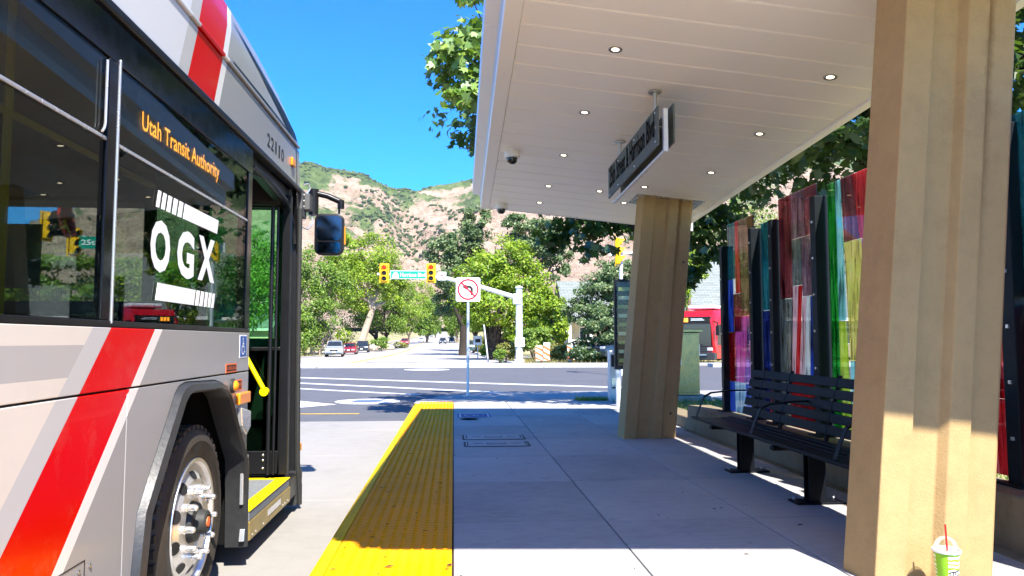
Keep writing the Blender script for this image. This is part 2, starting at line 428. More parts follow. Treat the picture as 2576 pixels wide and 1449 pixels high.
# art glass colours
def art(name, col, diff=.2):
    m, nt, out = nodes(name); p = pos(nt)
    n = noise(nt, scaled(nt, p, (1, 5, .7)), 3.2, 6, .65, .5)
    n2 = noise(nt, scaled(nt, p, (1, 26, 1.4)), 1.6, 6, .7, .3)
    cc = ramp(nt, mth(nt, 'MULTIPLY_ADD', n2, .6, mth(nt, 'MULTIPLY', n, .4)), [(.41, tuple((c**.6)*.28 for c in col)), (.49, tuple(min(1, c**.55) for c in col)), (.54, tuple(min(1, c**.55+.03) for c in col)), (.62, tuple(.5*c**.5+.5 for c in col))])
    t = N(nt, 'BsdfTransparent'); nt.links.new(cc, t.inputs[0])
    d = N(nt, 'BsdfTranslucent'); nt.links.new(cc, d.inputs[0])
    g = N(nt, 'BsdfGlossy'); g.inputs['Roughness'].default_value = .02
    a = N(nt, 'MixShader'); a.inputs[0].default_value = diff
    nt.links.new(t.outputs[0], a.inputs[1]); nt.links.new(d.outputs[0], a.inputs[2])
    fr = N(nt, 'Fresnel'); fr.inputs[0].default_value = 1.45
    b = N(nt, 'MixShader'); nt.links.new(mth(nt, 'MULTIPLY', fr.outputs[0], .6), b.inputs[0]); nt.links.new(a.outputs[0], b.inputs[1]); nt.links.new(g.outputs[0], b.inputs[2])
    nt.links.new(b.outputs[0], out.inputs[0])
ART = dict(red=(.85, .03, .04), crimson=(.55, .01, .02), maroon=(.32, .05, .07), brown=(.42, .24, .13), teal=(.03, .26, .34), blue=(.04, .12, .75),
           navy=(.02, .04, .28), magenta=(.95, .12, .62), pink=(1, .58, .66), green=(.03, .5, .06), lime=(.62, .88, .04), yellow=(.98, .86, .2),
           aqua=(.3, .85, .85), violet=(.45, .16, .7), clear=(.9, .92, .95), smoke=(.3, .32, .32), plum=(.38, .2, .28), sky=(.45, .72, .98), orange=(.9, .33, .12))
for k, c in ART.items(): art('art_' + k, c, .5 if k in ('pink', 'clear', 'yellow', 'sky', 'magenta', 'aqua', 'lime', 'red', 'blue') else .22)
def hillmat():
    m, nt, out = nodes('hill_rock'); p = pos(nt); s = N(nt, 'SeparateXYZ'); nt.links.new(p, s.inputs[0]); z = s.outputs[2]
    r1 = noise(nt, scaled(nt, p, (.012, .012, .03)), 1, 9, .68, .4); r2 = noise(nt, p, .09, 7, .7)
    rock = ramp(nt, mth(nt, 'ADD', mth(nt, 'MULTIPLY', r1, .55), mth(nt, 'MULTIPLY', r2, .45)), [(.3, (.16, .11, .08)), (.43, (.37, .255, .175)), (.56, (.52, .38, .275)), (.7, (.62, .49, .385))])
    gr = ramp(nt, noise(nt, p, .03, 6, .6), [(.35, (.06, .10, .035)), (.52, (.12, .17, .05)), (.68, (.2, .24, .09))])
    big = noise(nt, p, .0042, 4, .5, 1.2); fine = noise(nt, p, .055, 8, .72)
    hz = mth(nt, 'MULTIPLY_ADD', z, .00125, -.47)          # scrub gets thicker with height
    sel = mth(nt, 'ADD', mth(nt, 'MULTIPLY', big, 1.5), mth(nt, 'ADD', hz, mth(nt, 'MULTIPLY', fine, .45)))
    f = ramp(nt, sel, [(.93, (0, 0, 0)), (1.0, (1, 1, 1))])
    cc = mixc(nt, f, rock, gr)
    bsdf(nt, out, cc, .95, 0, .1, bump(nt, mth(nt, 'ADD', r2, r1), 1.0, 14))
hillmat()
leafmat('hill_scrub', [(.05, .075, .03), (.075, .105, .04), (.11, .14, .06)], (.1, .16, .05), .1, .0)
plain('siding_cream', (.62, .53, .36), .8, 0, .2)
plain('house_white', (.8, .79, .76), .6, 0, .3)
plain('window_dark', (.02, .025, .03), .08, 0, .6)
def shingle():
    m, nt, out = nodes('roof_shingle'); p = pos(nt)
    b = N(nt, 'TexBrick'); b.inputs['Scale'].default_value = 1; b.inputs['Brick Width'].default_value = .6; b.inputs['Row Height'].default_value = .16
    b.inputs['Mortar Size'].default_value = .02; b.inputs['Color1'].default_value = (.17, .19, .17, 1); b.inputs['Color2'].default_value = (.23, .25, .23, 1); b.inputs['Mortar'].default_value = (.11, .12, .11, 1)
    mp = N(nt, 'Mapping'); mp.inputs['Rotation'].default_value = (math.pi/2, 0, 0); nt.links.new(p, mp.inputs[0]); nt.links.new(mp.outputs[0], b.inputs[0])
    bsdf(nt, out, b.outputs[0], .9, 0, .2)
    m, nt, out = nodes('brick_wall'); p = pos(nt)
    b = N(nt, 'TexBrick'); b.inputs['Scale'].default_value = 1; b.inputs['Brick Width'].default_value = .42; b.inputs['Row Height'].default_value = .15
    b.inputs['Mortar Size'].default_value = .018; b.inputs['Color1'].default_value = (.40, .33, .23, 1); b.inputs['Color2'].default_value = (.30, .23, .16, 1); b.inputs['Mortar'].default_value = (.09, .07, .05, 1)
    mp = N(nt, 'Mapping'); mp.inputs['Rotation'].default_value = (math.pi/2, 0, 0); nt.links.new(p, mp.inputs[0]); nt.links.new(mp.outputs[0], b.inputs[0])
    bsdf(nt, out, b.outputs[0], .9, 0, .2)
shingle()
def cupmat():
    m, nt, out = nodes('cup_print'); tc = N(nt, 'TexCoord').outputs['Object']
    s = N(nt, 'SeparateXYZ'); nt.links.new(tc, s.inputs[0])
    a = mth(nt, 'ARCTAN2', s.outputs[1], s.outputs[0])
    cx = N(nt, 'CombineXYZ'); nt.links.new(mth(nt, 'MULTIPLY', a, .055), cx.inputs[0]); nt.links.new(s.outputs[2], cx.inputs[1])
    w = N(nt, 'TexWave'); w.bands_direction = 'Y'; w.inputs['Scale'].default_value = 17; w.inputs['Distortion'].default_value = 3.2; w.inputs['Detail'].default_value = 0; w.inputs['Detail Scale'].default_value = 1.6
    nt.links.new(cx.outputs[0], w.inputs['Vector'])
    c = ramp(nt, w.outputs[1], [(0, (.26, .55, .02)), (.46, (.84, .86, .78))], 'CONSTANT')
    side = mth(nt, 'LESS_THAN', a, -2.05)
    c = mixc(nt, side, c, (.26, .55, .02))
    bsdf(nt, out, c, .45, 0, .4)
cupmat()
plain('pale_drink', (.75, .76, .5), .4)
plain('leaf_green_print', (.2, .26, .07), .6); plain('pale_print', (.42, .46, .3), .6)
plain('mark_pink', (.75, .35, .45), .8)
# ================================================================== THE SETTING
RZ = -.3                                    # road level; the platform top is z = 0
PY = [(-9999, -.3), (41, -.3), (80, -.6), (126, -.62), (180, -.05), (265, .75), (450, 2.9), (650, 5.6), (900, 12), (1100, 21), (1400, 40), (9999, 40)]
def base(y): return float(np.interp(y, [p[0] for p in PY], [p[1] for p in PY]))
def sx(y): return -.0147*max(0, y-41)       # the street bears slightly left
def sheet(name, xs, ys, zf, mat, kind='structure', parent=None, xf=None):
    v = []; f = []
    for y in ys:
        for x in xs:
            X = x + (xf(y) if xf else 0); v.append((X, y, zf(X, y)))
    n = len(xs)
    for j in range(len(ys)-1):
        for i in range(n-1): f.append((j*n+i, j*n+i+1, (j+1)*n+i+1, (j+1)*n+i))
    o = MB().add(v, f).build(name, mat, parent)
    if not parent: o['kind'] = kind
    return o
ysl = [-400, -60, 0, 20, 41, 60, 80, 100, 126, 150, 180, 220, 265, 350, 450, 550, 650, 775, 900, 1000, 1100, 1400, 4500]
sheet('ground', [-3500, -900, -200, -40, 0, 40, 200, 900, 3500], ysl, lambda x, y: base(y)-.06, 'dry_ground')
sheet('cross_road', [-160, 160], [13.48, 41.5], lambda x, y: RZ, 'asphalt')
sheet('street', [-13.7, -8, -3, 3.6], ysl[4:-2], lambda x, y: base(y)+.006, 'street_asphalt', xf=sx)
# bus lane of cast concrete bays
lane = sheet('bus_lane', [-9, -.66], [-30, 13.48], lambda x, y: RZ-.02, 'joint')
bay = B(-1.66, 1.66, -1.305, 1.305, -.1, 0).mesh('bay', bev=.006)
for i, x in enumerate((-2.33, -5.66, -8.99)):
    for k in range(-3, 5):
        o = link('concrete_bay', bay, 'lane_concrete', lane); o.location = (x, 9.47-1.3+2.62*(k-3) + .0, RZ)
        if k == 6: o.scale = (1, .99, 1)
o = B(-9, -.66, 12.15, 13.47, -.1, 0).build('concrete_bay', 'lane_concrete', lane, off=(0, 0, .3), bev=.006)
# ------------------------------------------------------------------ platform
plat = B(-.60, 2.9, -4.5, 13.43, -.5, -.03).build('platform', 'joint', bev=0); plat['kind'] = 'structure'
XS = [0.0, .935, 1.86, 2.9]; Y0 = 4.665; PP = 1.305
YS = [Y0 + PP*k for k in range(-6, 8)] + [13.43]
sm = {}
for i in range(3):
    for j in range(len(YS)-1):
        w, d = XS[i+1]-XS[i], YS[j+1]-YS[j]
        if d < .2: continue
        key = (i, round(d, 2))
        if key not in sm: sm[key] = B(-w/2+.004, w/2-.004, -d/2+.004, d/2-.004, -.09, 0).mesh('paving_slab', bev=.006)
        o = link('paving_slab', sm[key], 'platform_concrete', plat)
        o.location = ((XS[i]+XS[i+1])/2, (YS[j]+YS[j+1])/2, 0)
def tactile(w, d, p):
    mb = B(-w/2+.002, w/2-.002, -d/2+.002, d/2-.002, -.03, -.004)
    nx, ny = int(w/p), int(d/p)
    for a in range(nx):
        for b in range(ny):
            x, y = (a-(nx-1)/2)*p, (b-(ny-1)/2)*p
            mb.lathe([(.0125, -.004), (.0105, .0015), (.006, .0022)], (x, y, 0), seg=8)
    return mb.mesh('tactile_panel', smooth=35)
tm = tactile(.604, PP, .0585)
for j in range(len(YS)-2):
    o = link('tactile_panel', tm, 'tactile_yellow', plat); o.location = (-.305, (YS[j]+YS[j+1])/2, .001)
o = link('tactile_panel', tactile(.604, .62, .0585), 'tactile_yellow', plat); o.location = (-.305, 13.43-.315, .004)
kp = [(-.612, -.1), (-.612, -.002), (-.66, -.006), (-.685, -.02), (-.70, -.05), (-.715, -.4), (-.612, -.4)]
for j, (a, b) in enumerate(zip([-4.5, -1.5, 1.45, 4.36, 7.3, 10.3], [-1.51, 1.44, 4.35, 7.29, 10.29, 13.43])):
    MB().prism([(x, a, z) for x, z in kp], (0, b-a, 0)).build('kerb', 'kerb_yellow', plat, bev=.006)
# the pavement that ramps from the platform end down to the crossing
def pz(y): return float(np.interp(y, [13.43, 14.2, 18.2, 99], [0, -.02, -.27, -.27]))
def pl(y): return float(np.interp(y, [13.43, 17.5, 19, 19.8, 20.3, 20.55], [-.70, -.68, -.35, .35, 1.4, 3.2]))
pv = MB(); ys_ = [13.44, 14.2, 15, 16, 17, 17.5, 18.2, 18.6, 19, 19.4, 19.8, 20.1, 20.3, 20.45, 20.55]; v = []; f = []
for y in ys_:
    for x in np.linspace(0, 1, 5): X = pl(y)*(1-x) + 60*x; v.append((X, y, pz(y)))
for j in range(len(ys_)-1):
    for i in range(4): f.append((j*5+i, j*5+i+1, j*5+6+i, j*5+5+i))
n0 = len(v)
for j, y in enumerate(ys_): v.append((pl(y), y, RZ-.05))
for j in range(len(ys_)-1): f.append((n0+j, j*5, j*5+5, n0+j+1))
pave = pv.add(v, f).build('pavement', 'path_concrete'); pave['kind'] = 'structure'
for y in (14.9, 16.35, 17.8, 19.3): MB().quad((pl(y)+.02, y, pz(y)+.004), (9, y, pz(y)+.004), (9, y+.012, pz(y+.012)+.004), (pl(y)+.02, y+.012, pz(y+.012)+.004)).build('joint_line', 'joint', pave)
for x in (.935, 1.86, 2.9): MB().add([(x, 13.46, pz(13.46)+.004), (x+.01, 13.46, pz(13.46)+.004), (x+.01, 14.2, -.016), (x, 14.2, -.016), (x+.01, 18.2, -.266), (x, 18.2, -.266)], [(0,1,2,3),(3,2,4,5)]).build('joint_line', 'joint', pave)
# pavement and lawn strip behind the shelter
rear = B(3.25, 60, -20, 13.44, -.4, .02).build('rear_verge', 'dry_ground'); rear['kind'] = 'structure'
# kerbed median and the far kerbs
def kerbrun(name, x0, x1, y0, y1, h, label, n):
    t = thing(name, label, 'kerb', (x0, y0, RZ))
    for k in range(n):
        a = x0 + (x1-x0)*k/n; b = x0 + (x1-x0)*(k+1)/n - .012
        B(a, b, y0, y1, RZ-.1, RZ+h).build('kerb_stone', 'kerb_concrete', t, bev=.03)
    return t
med = kerbrun('median_kerb', -46, 12.5, 39.5, 40.4, .2, 'long white concrete median kerb across the far side of the road', 15)
kerbrun('median_kerb', 13.7, 40, 39.3, 40.2, .2, 'white concrete median kerb in front of the red bus', 6)
MB().obox((-6.95, 39.488, -.19), (.16, .012, .12), Matrix.Identity(3)).build('paint_mark', 'mark_pink', med)
MB().obox((-.42, 39.488, -.19), (.14, .012, .12), Matrix.Identity(3)).build('paint_mark', 'mark_pink', med)
# road markings: flat sheets 4 mm above the road
mk = lambda pts, mat='road_paint_white', z=.005, nm='road_marking': tag(MB().poly([(x, y, RZ+z) for x, y in pts]).build(nm, mat), kind='structure')
def stripe(a, b, w, mat='road_paint_white', z=.005):
    a, b = Vector(a), Vector(b); d = (b-a).normalized(); n = Vector((-d.y, d.x))*w/2
    return mk([tuple(a+n), tuple(a-n), tuple(b-n), tuple(b+n)], mat, z)
stripe((-14, 34.5), (5.8, 21.9), .55)
stripe((-14, 32.6), (2.8, 18.9+.4), .4)
stripe((-14, 30.0), (-.9, 19.8), .3)
stripe((-6.5, 14.95), (-1.8, 14.78), .11, 'road_paint_yellow')
mk([(-6, 16.55), (-3.4, 16.55), (-3.4, 16.0), (-2.55, 16.95), (-3.55, 18.0), (-3.4, 17.3), (-6, 17.3)])
cover = thing('manhole', 'round white concrete collar with dark manhole cover beyond the kerb', 'manhole', (-1.98, 17.75, RZ))
MB().lathe([(.74, -.02), (.74, .008)], (-1.98, 17.75, RZ), seg=40).build('collar', 'kerb_concrete', cover)
MB().lathe([(.36, -.02), (.36, .014), (.33, .014), (.33, .011)], (-1.98, 17.75, RZ), seg=32).build('lid', 'steel', cover)
cover2 = thing('manhole', 'pale oval concrete manhole patch in front of the median kerb', 'manhole', (-1.3, 36.9, RZ))
MB().lathe([(1.1, -.02), (1.1, .008)], (-1.3, 36.9, RZ), seg=40).build('collar', 'kerb_concrete', cover2)
# street centre line, lane line and the bright apron of the side street
def streetline(x0, w, y0, y1, mat, name='road_marking', dash=None):
    mb = MB(); y = y0; st = dash[0] if dash else 12
    while y < y1:
        e = min(y1, y+st)
        mb.quad((x0+sx(y), y, base(y)+.016), (x0+w+sx(y), y, base(y)+.016), (x0+w+sx(e), e, base(e)+.016), (x0+sx(e), e, base(e)+.016))
        y = e + (dash[1] if dash else 0)
    return tag(mb.build(name, mat), kind='structure')
streetline(-6.9, .16, 42, 860, 'road_paint_yellow'); streetline(-6.55, .16, 42, 860, 'road_paint_yellow')
streetline(-10.4, .14, 60, 76, 'road_paint_white')
for k, y in enumerate((44.5, 47.5)):
    mb = MB().quad((-6.2+sx(y), y, base(y)+.016), (3.2+sx(y), y, base(y)+.016), (3.2+sx(y), y+.35, base(y)+.016), (-6.2+sx(y), y+.35, base(y)+.016)); tag(mb.build('road_marking', 'road_paint_white'), kind='structure')
# kerbs and verges of the side street
def verge(name, x0, x1, h, mat, y0=41.6, y1=880):
    ys = [y for y in ysl if y0 < y < y1]; ys = [y0]+ys+[y1]; rings = []
    for y in ys:
        b = base(y); X = sx(y); rings.append([(x0+X, y, b-.2), (x0+X, y, b+h), (x1+X, y, b+h), (x1+X, y, b-.2)])
    o = MB().loft(rings).build(name, mat); o['kind'] = 'structure'; return o
verge('street_kerb_left', -14.0, -13.7, .13, 'kerb_concrete'); verge('street_kerb_right', 3.6, 3.9, .13, 'kerb_concrete', 43)
verge('side_path_left', -18.2, -16.6, .1, 'path_concrete'); verge('side_path_right', 6.2, 7.7, .1, 'path_concrete', 47)
far_walk = B(4.2, 90, 41.6, 43.0, -.5, -.16).build('far_pavement', 'path_concrete', bev=.02); far_walk['kind'] = 'structure'
# ------------------------------------------------------------------ mountain
def vnoise(x, y, seed):
    r = np.random.default_rng(seed).random((256, 256))
    xi = np.floor(x).astype(int); yi = np.floor(y).astype(int); fx = x-xi; fy = y-yi
    fx = fx*fx*(3-2*fx); fy = fy*fy*(3-2*fy); g = lambda a, b: r[a % 256, b % 256]
    return (g(xi, yi)*(1-fx)+g(xi+1, yi)*fx)*(1-fy) + (g(xi, yi+1)*(1-fx)+g(xi+1, yi+1)*fx)*fy
def fbm(x, y, o, seed, ridge=False):
    s = 0; a = 1; t = 0
    for k in range(o):
        n = vnoise(x*2**k+k*17.3, y*2**k+k*9.1, seed+k)
        if ridge: n = 1-np.abs(2*n-1)
        s = s+a*n; t += a; a *= .5
    return s/t
YR = 2000.
rx = np.array([-2400, -900, 0, 100, 230, 400, 600, 757, 900, 960, 1000, 1040, 1100, 1185, 1400, 1800, 2600, 3600])
ry = np.array([760, 720, 640, 600, 545, 480, 432, 415, 436, 462, 470, 480, 463, 443, 400, 372, 350, 380])
RXW = (rx-1142)/1900*YR; RZW = (857-ry)/1900*YR
gx = np.linspace(-2600, 2400, 420); gy = np.concatenate([np.linspace(880, 1500, 90), np.linspace(1508, 2060, 90), np.linspace(2080, 2700, 24)])
def hill(X, Y):
    th = X/Y*YR
    rid = np.interp(th, RXW, RZW) + 1
    t = np.clip((Y-980)/(YR-980), 0, 1)
    prof = .10*t + .72*t**1.25 + .18*t**3
    back = np.clip((Y-YR)/700, 0, 1)
    h = 16 + (rid-16)*prof*(1-.5*back)
    env = np.clip(t*4, 0, 1)*(1-np.clip((t-.9)/.1, 0, 1)*.88)
    spur = fbm(X*.0042+3, Y*.0016, 3, 5, True)-.55
    h = h + env*(spur*105 + (fbm(X*.012, Y*.012, 5, 21, True)-.55)*66 + (fbm(X*.05, Y*.05, 3, 40, True)-.5)*20)
    gul = np.exp(-((th+120+(Y-1600)*.10)/42)**2)       # the green gully in the middle
    h = h - gul*env*46*np.clip((t-.25)*3, 0, 1)
    return np.maximum(h, base(1000)-6)
GX, GY = np.meshgrid(gx, gy); GZ = hill(GX, GY)
nx_, ny_ = len(gx), len(gy)
idx = np.arange(nx_*ny_).reshape(ny_, nx_)
fc = np.stack([idx[:-1, :-1], idx[:-1, 1:], idx[1:, 1:], idx[1:, :-1]], -1).reshape(-1, 4)
me = npmesh('mountain', np.stack([GX, GY, GZ], -1).reshape(-1, 3), fc)
me.polygons.foreach_set('use_smooth', [True]*len(me.polygons))
mo = link('mountain', me, 'hill_rock'); mo['kind'] = 'structure'
# scrub oak on the slopes: nobody could count it
def scatter_scrub():
    n = 26000
    y = 1000 + 1030*RNG.random(n)**.8; x = (RNG.random(n)*1.15-.72)*y*.95
    z = hill(x, y); t = np.clip((y-980)/1020, 0, 1)
    dens = fbm(x*.006, y*.006, 4, 77)*1.15-.05 + (z/480-.35)*.55 + fbm(x*.03, y*.03, 2, 90)*.35
    th = x/y*YR; gul = np.exp(-((th+120+(y-1600)*.10)/50)**2)
    k = (dens + gul*.35 > .95) | (RNG.random(n) < .03)
    x, y, z = x[k], y[k], z[k]; m = len(x); s = (1.5+4.2*RNG.random(m)**2)
    t_ = (1+5**.5)/2
    iv = np.array([(-1,t_,0),(1,t_,0),(-1,-t_,0),(1,-t_,0),(0,-1,t_),(0,1,t_),(0,-1,-t_),(0,1,-t_),(t_,0,-1),(t_,0,1),(-t_,0,-1),(-t_,0,1)])/1.9
    fi = np.array([(0,11,5),(0,5,1),(0,1,7),(0,7,10),(0,10,11),(1,5,9),(5,11,4),(11,10,2),(10,7,6),(7,1,8),(3,9,4),(3,4,2),(3,2,6),(3,6,8),(3,8,9),(4,9,5),(2,4,11),(6,2,10),(8,6,7),(9,8,1)])
    V = iv[None]*(.75+.5*RNG.random((m, 12, 1)))*s[:, None, None]*np.array([1.15, 1.15, .8]) + np.stack([x, y, z+.2*s], -1)[:, None]
    F = fi[None] + (np.arange(m)*12)[:, None, None]
    o = link('hillside_scrub', npmesh('hillside_scrub', V.reshape(-1, 3), F.reshape(-1, 3)), 'hill_scrub')
    tag(o, 'dark green scrub bushes scattered over the rocky mountain slope', 'scrub', kind='stuff')
scatter_scrub()
# ================================================================== BUS SHELTER
ZS = lambda x, y: 3.4 - .1*x - .05*y
XL = lambda y: .457 + .0085*(y-9.9)          # soffit's street-side edge
YN, YF, XR = 1.62, 9.9, 3.05
sh = thing('bus_shelter', 'bus shelter with white plank canopy on two leaning tan concrete columns', 'bus shelter', (2.2, 5.9, 0))
can = MB()
can.loft([[(XL(y)-.11, y, ZS(.4, y)+.02), (XR+.0, y, ZS(XR, y)+.02), (XR, y, ZS(XR, y)+.20), (XR+.16, y, ZS(XR, y)+.24), (XR+.16, y, ZS(XR, y)+.40), (XL(y)-.15, y, ZS(.3, y)+.37)] for y in (YN, YF)])  # outer right lip above the soffit is added, unseen, to widen the shadow
canopy = can.build('canopy', 'roof_membrane', sh)
# soffit planks, one foot wide, each with its own edges
y = YN
while y < YF-.02:
    e = min(y+.3055, YF)
    mb = MB(); g = .0035; xa = lambda q: XL(q)
    prof = [(0, .016), (.010, .003), (.02, 0), (e-y-g-.004, 0), (e-y-g, .004), (e-y-g, .016)]
    mb.loft([[(X(y+p), y+p, ZS(X(y+p), y+p)+h) for p, h in prof] for X in (lambda q: XL(q)+.002, lambda q: XR-.07)])
    mb.build('soffit_plank', 'soffit_white', canopy)
    y = e
# trims and fascia
def run(name, sec, mat, y0, y1, par=canopy, bev=.004):
    MB().loft([[(XL(y)+dx, y, ZS(.4, y)+dz) for dx, dz in sec] for y in (y0, y1)]).build(name, mat, par, bev=bev)
for a, b in ((YN-.02, 3.9), (3.903, 6.9), (6.903, YF+.06)):
    run('edge_trim', [(-.115, -.012), (-.002, -.012), (-.002, .03), (-.115, .03)], 'soffit_white', a, b)
for a, b in ((YN-.02, 2.6), (2.603, 5.1), (5.103, 7.6), (7.603, YF+.06)):
    run('lip_panel', [(-.115, .031), (-.105, .031), (-.105, .16), (-.115, .16)], 'soffit_white', a, b)
    run('fascia_panel', [(-.22, .19), (-.116, .165), (-.116, .19), (-.205, .215), (-.205, .40), (-.22, .40)], 'fascia_white', a, b)
MB().loft([[(XR-.068, y, ZS(XR, y)-.014), (XR+.005, y, ZS(XR, y)-.014), (XR+.005, y, ZS(XR, y)+.21), (XR-.068, y, ZS(XR, y)+.01)] for y in (YN, YF+.03)]).build('edge_trim', 'soffit_white', canopy, bev=.004)
MB().loft([[(x, YF+.003, ZS(x, YF)-.004), (x, YF+.055, ZS(x, YF)-.004), (x, YF+.055, ZS(x, YF)+.35), (x, YF+.003, ZS(x, YF)+.35)] for x in (XL(YF), XR+.16)]).build('fascia_panel', 'fascia_white', canopy)
MB().loft([[(x, YN-.055, ZS(x, YN)-.004), (x, YN-.003, ZS(x, YN)-.004), (x, YN-.003, ZS(x, YN)+.35), (x, YN-.055, ZS(x, YN)+.35)] for x in (XL(YN), XR+.16)]).build('fascia_panel', 'fascia_white', canopy)
# downlights
def downlight(x, y):
    z = ZS(x, y); m = Matrix.Rotation(math.atan(.1), 3, 'Y') @ Matrix.Rotation(-math.atan(.05), 3, 'X')
    def spin(prof, nm, mat, par):
        mb = MB().lathe(prof, seg=20); mb.v = [tuple(Vector((x, y, z)) + m @ Vector(p)) for p in mb.v]
        return mb.build(nm, mat, par, smooth=40)
    r = spin([(.030, .012), (.030, -.003), (.043, -.006), (.047, -.002), (.047, .004), (.030, .012)], 'downlight', 'lamp_ring', canopy)
    spin([(0, -.0012), (.025, -.0012), (.025, .002)], 'bulb', 'lamp_on', r)
for x in (1.07, 2.56):
    for k in range(5): downlight(x, 3.67+1.208*k)
for x, y in ((1.06, 9.32), (1.656, 8.47), (2.08, 8.08), (2.03, 8.86)): downlight(x, y)
# columns
SEC = [(0, 0), (.144, 0), (.146, .042), (.290, .045), (.324, .004), (.430, .004), (.433, .040), (.585, .042), (.612, .07), (.60, .33), (.30, .36), (-.022, .24)]
def column(x0, y0, label):
    zt = ZS(x0+.5, y0)+.03; ln = .0945; rings = []
    for k in range(9):
        z = -.03 + (zt+.03)*k/8; w = 1 - .012*k/8
        rings.append([(x0 + ln*z + px*w, y0 + py, z) for px, py in SEC])
    c = MB().loft(rings).build('column', 'column_concrete', sh, bev=.006); c['label'] = label
    t = ln*zt
    MB().loft([[(x0+t+a, y0+b, ZS(x0+t+a, y0+b)-h) for a, b in ((-.09, -.06), (.70, -.06), (.70, .46), (-.09, .40))] for h in (.004, -.02)]).build('collar_plate', 'trim_silver', c)
    for px, pz_ in (((.535, 2.0), (.52, .28)) if y0 > 5 else ()):
        MB().lathe([(.012, .0), (.012, -.012)], (x0+ln*pz_+px, y0+.032, pz_), axis='y', seg=10).build('anchor_plug', 'rubber', c)
    return c
column(1.90, 8.43, 'farther tan concrete column with stepped face behind the hanging street sign')
column(1.90, 3.36, 'nearest tan concrete column at the right, its lower half sunlit, behind the cup')
# ------------------------------------------------------------------ hanging sign
sg = thing('hanging_sign', 'grey hanging sign lettered 25th Street and Harrison Blvd under the canopy', 'sign', (1.5, 6.06, 2.4))
for nm, x, y0, y1, z0, z1 in (('sign_panel', 1.44, 5.2, 6.93, 2.48, 2.765), ('sign_panel', 1.555, 5.2, 6.93, 2.50, 2.785)):
    MB().prism([(x, y0, z0+.012), (x, y1, z0-.05), (x, y1, z1-.05), (x, y0, z1+.012)], (.012, 0, 0)).build(nm, 'sign_grey', sg, bev=.0015)
MB().prism([(1.478, 5.17, 2.44), (1.478, 6.93, 2.385), (1.478, 6.93, 2.40), (1.478, 5.21, 2.458), (1.478, 5.21, 2.75), (1.478, 5.17, 2.75)], (.03, 0, 0)).build('frame', 'sign_edge', sg, bev=.002)
tmb = MB(); text(tmb, '25th Street & Harrison Blvd', (1.436, 6.86, 2.515), (0, -1.58, .055), (0, 0, .185), .018, 1.04); tmb.build('lettering', 'sign_text', sg)
for y in (5.485, 6.70):
    zt = ZS(1.5, y)
    r = MB().tube([(1.503, y, 2.72 if y < 6 else 2.66), (1.503, y, zt)], .014, 12).build('rod', 'steel', sg, smooth=40)
    MB().lathe([(.05, zt-.004), (.05, zt-.012), (.018, zt-.014)], (1.503, y, 0), seg=18).build('flange', 'steel', r, smooth=40)
    MB().obox((1.503, y, 2.70 if y < 6 else 2.64), (.10, .05, .012), Matrix.Identity(3)).build('clamp', 'steel', r)
bolt = MB()
for y, z in ((5.26, 2.74), (5.9, 2.715), (6.5, 2.69), (6.88, 2.66), (5.26, 2.53), (5.9, 2.50), (6.5, 2.475), (6.88, 2.455), (5.24, 2.63), (6.9, 2.56)):
    MB().lathe([(.009, 1.440), (.009, 1.436), (.004, 1.434)], (0, y, z), axis='x', seg=8).build('bolt', 'trim_silver', sg)
# ------------------------------------------------------------------ dome cameras
def domecam(x, y, label):
    z = ZS(x, y); t = thing('dome_camera', label, 'camera', (x, y, z), 'security cameras under the canopy')
    MB().lathe([(.0, .01), (.078, .01), (.08, -.01), (.08, -.055), (.074, -.068), (.055, -.07)], (x, y, z), seg=28).build('housing', 'camera_white', t, smooth=40)
    MB().lathe([(.052, -.068), (.052, -.09), (.045, -.112), (.03, -.126), (0, -.131)], (x, y, z), seg=24).build('dome', 'dome_black', t, smooth=60)
domecam(.565, 7.36, 'white dome security camera nearer the middle of the canopy edge')
domecam(.60, 9.62, 'white dome security camera at the far corner of the canopy')
# ------------------------------------------------------------------ platform fittings
def handhole(x0, x1, y0, y1, label):
    t = thing('utility_cover', label, 'cover', ((x0+x1)/2, (y0+y1)/2, 0), 'flush utility covers')
    def rr(m, r=.05, n=5):
        a0, a1, b0, b1 = x0+m, x1-m, y0+m, y1-m; P = []
        for cx, cy_, s in ((a1-r, b1-r, 0), (a0+r, b1-r, 1), (a0+r, b0+r, 2), (a1-r, b0+r, 3)):
            P += [(cx+r*math.cos(math.pi/2*(s+k/n)), cy_+r*math.sin(math.pi/2*(s+k/n)), .0) for k in range(n+1)]
        return P
    MB().prism([(a, b, .002) for a, b, c in rr(0)], (0, 0, .002)).build('rim', 'joint', t)
    MB().prism([(a, b, .003) for a, b, c in rr(.02)], (0, 0, .005)).build('lid', 'platform_concrete', t, bev=.002)
    xm, ym = (x0+x1)/2, (y0+y1)/2
    B(xm-.1, xm+.1, ym-.055, ym+.04, .009, .0105).build('lettering_recess', 'joint', t)
    B(xm-.09, xm+.09, ym-.042, ym+.028, .010, .0115).build('plate', 'platform_concrete', t)
    for s in (-1, 1): B(xm+s*.20-.05, xm+s*.20+.05, ym-.003, ym+.003, .009, .0105).build('slot', 'joint', t)
    for s in (-1, 1): B(xm+s*.31-.006, xm+s*.31+.006, ym-.13, ym+.13, .009, .0105).build('slot', 'joint', t)
handhole(.10, .81, 8.48, 8.92, 'farther of the two flush rounded utility covers beside the yellow strip')
handhole(.11, .81, 7.93, 8.33, 'nearer of the two flush rounded utility covers beside the yellow strip')
dec = thing('wheelchair_marking', 'blue and white wheelchair symbol painted on the platform near the yellow strip', 'marking', (.3, 11.2, 0))
MB().poly([(.06, 10.95, .003), (.54, 10.95, .003), (.54, 11.5, .003), (.06, 11.5, .003)]).build('field', 'paint_blue', dec)
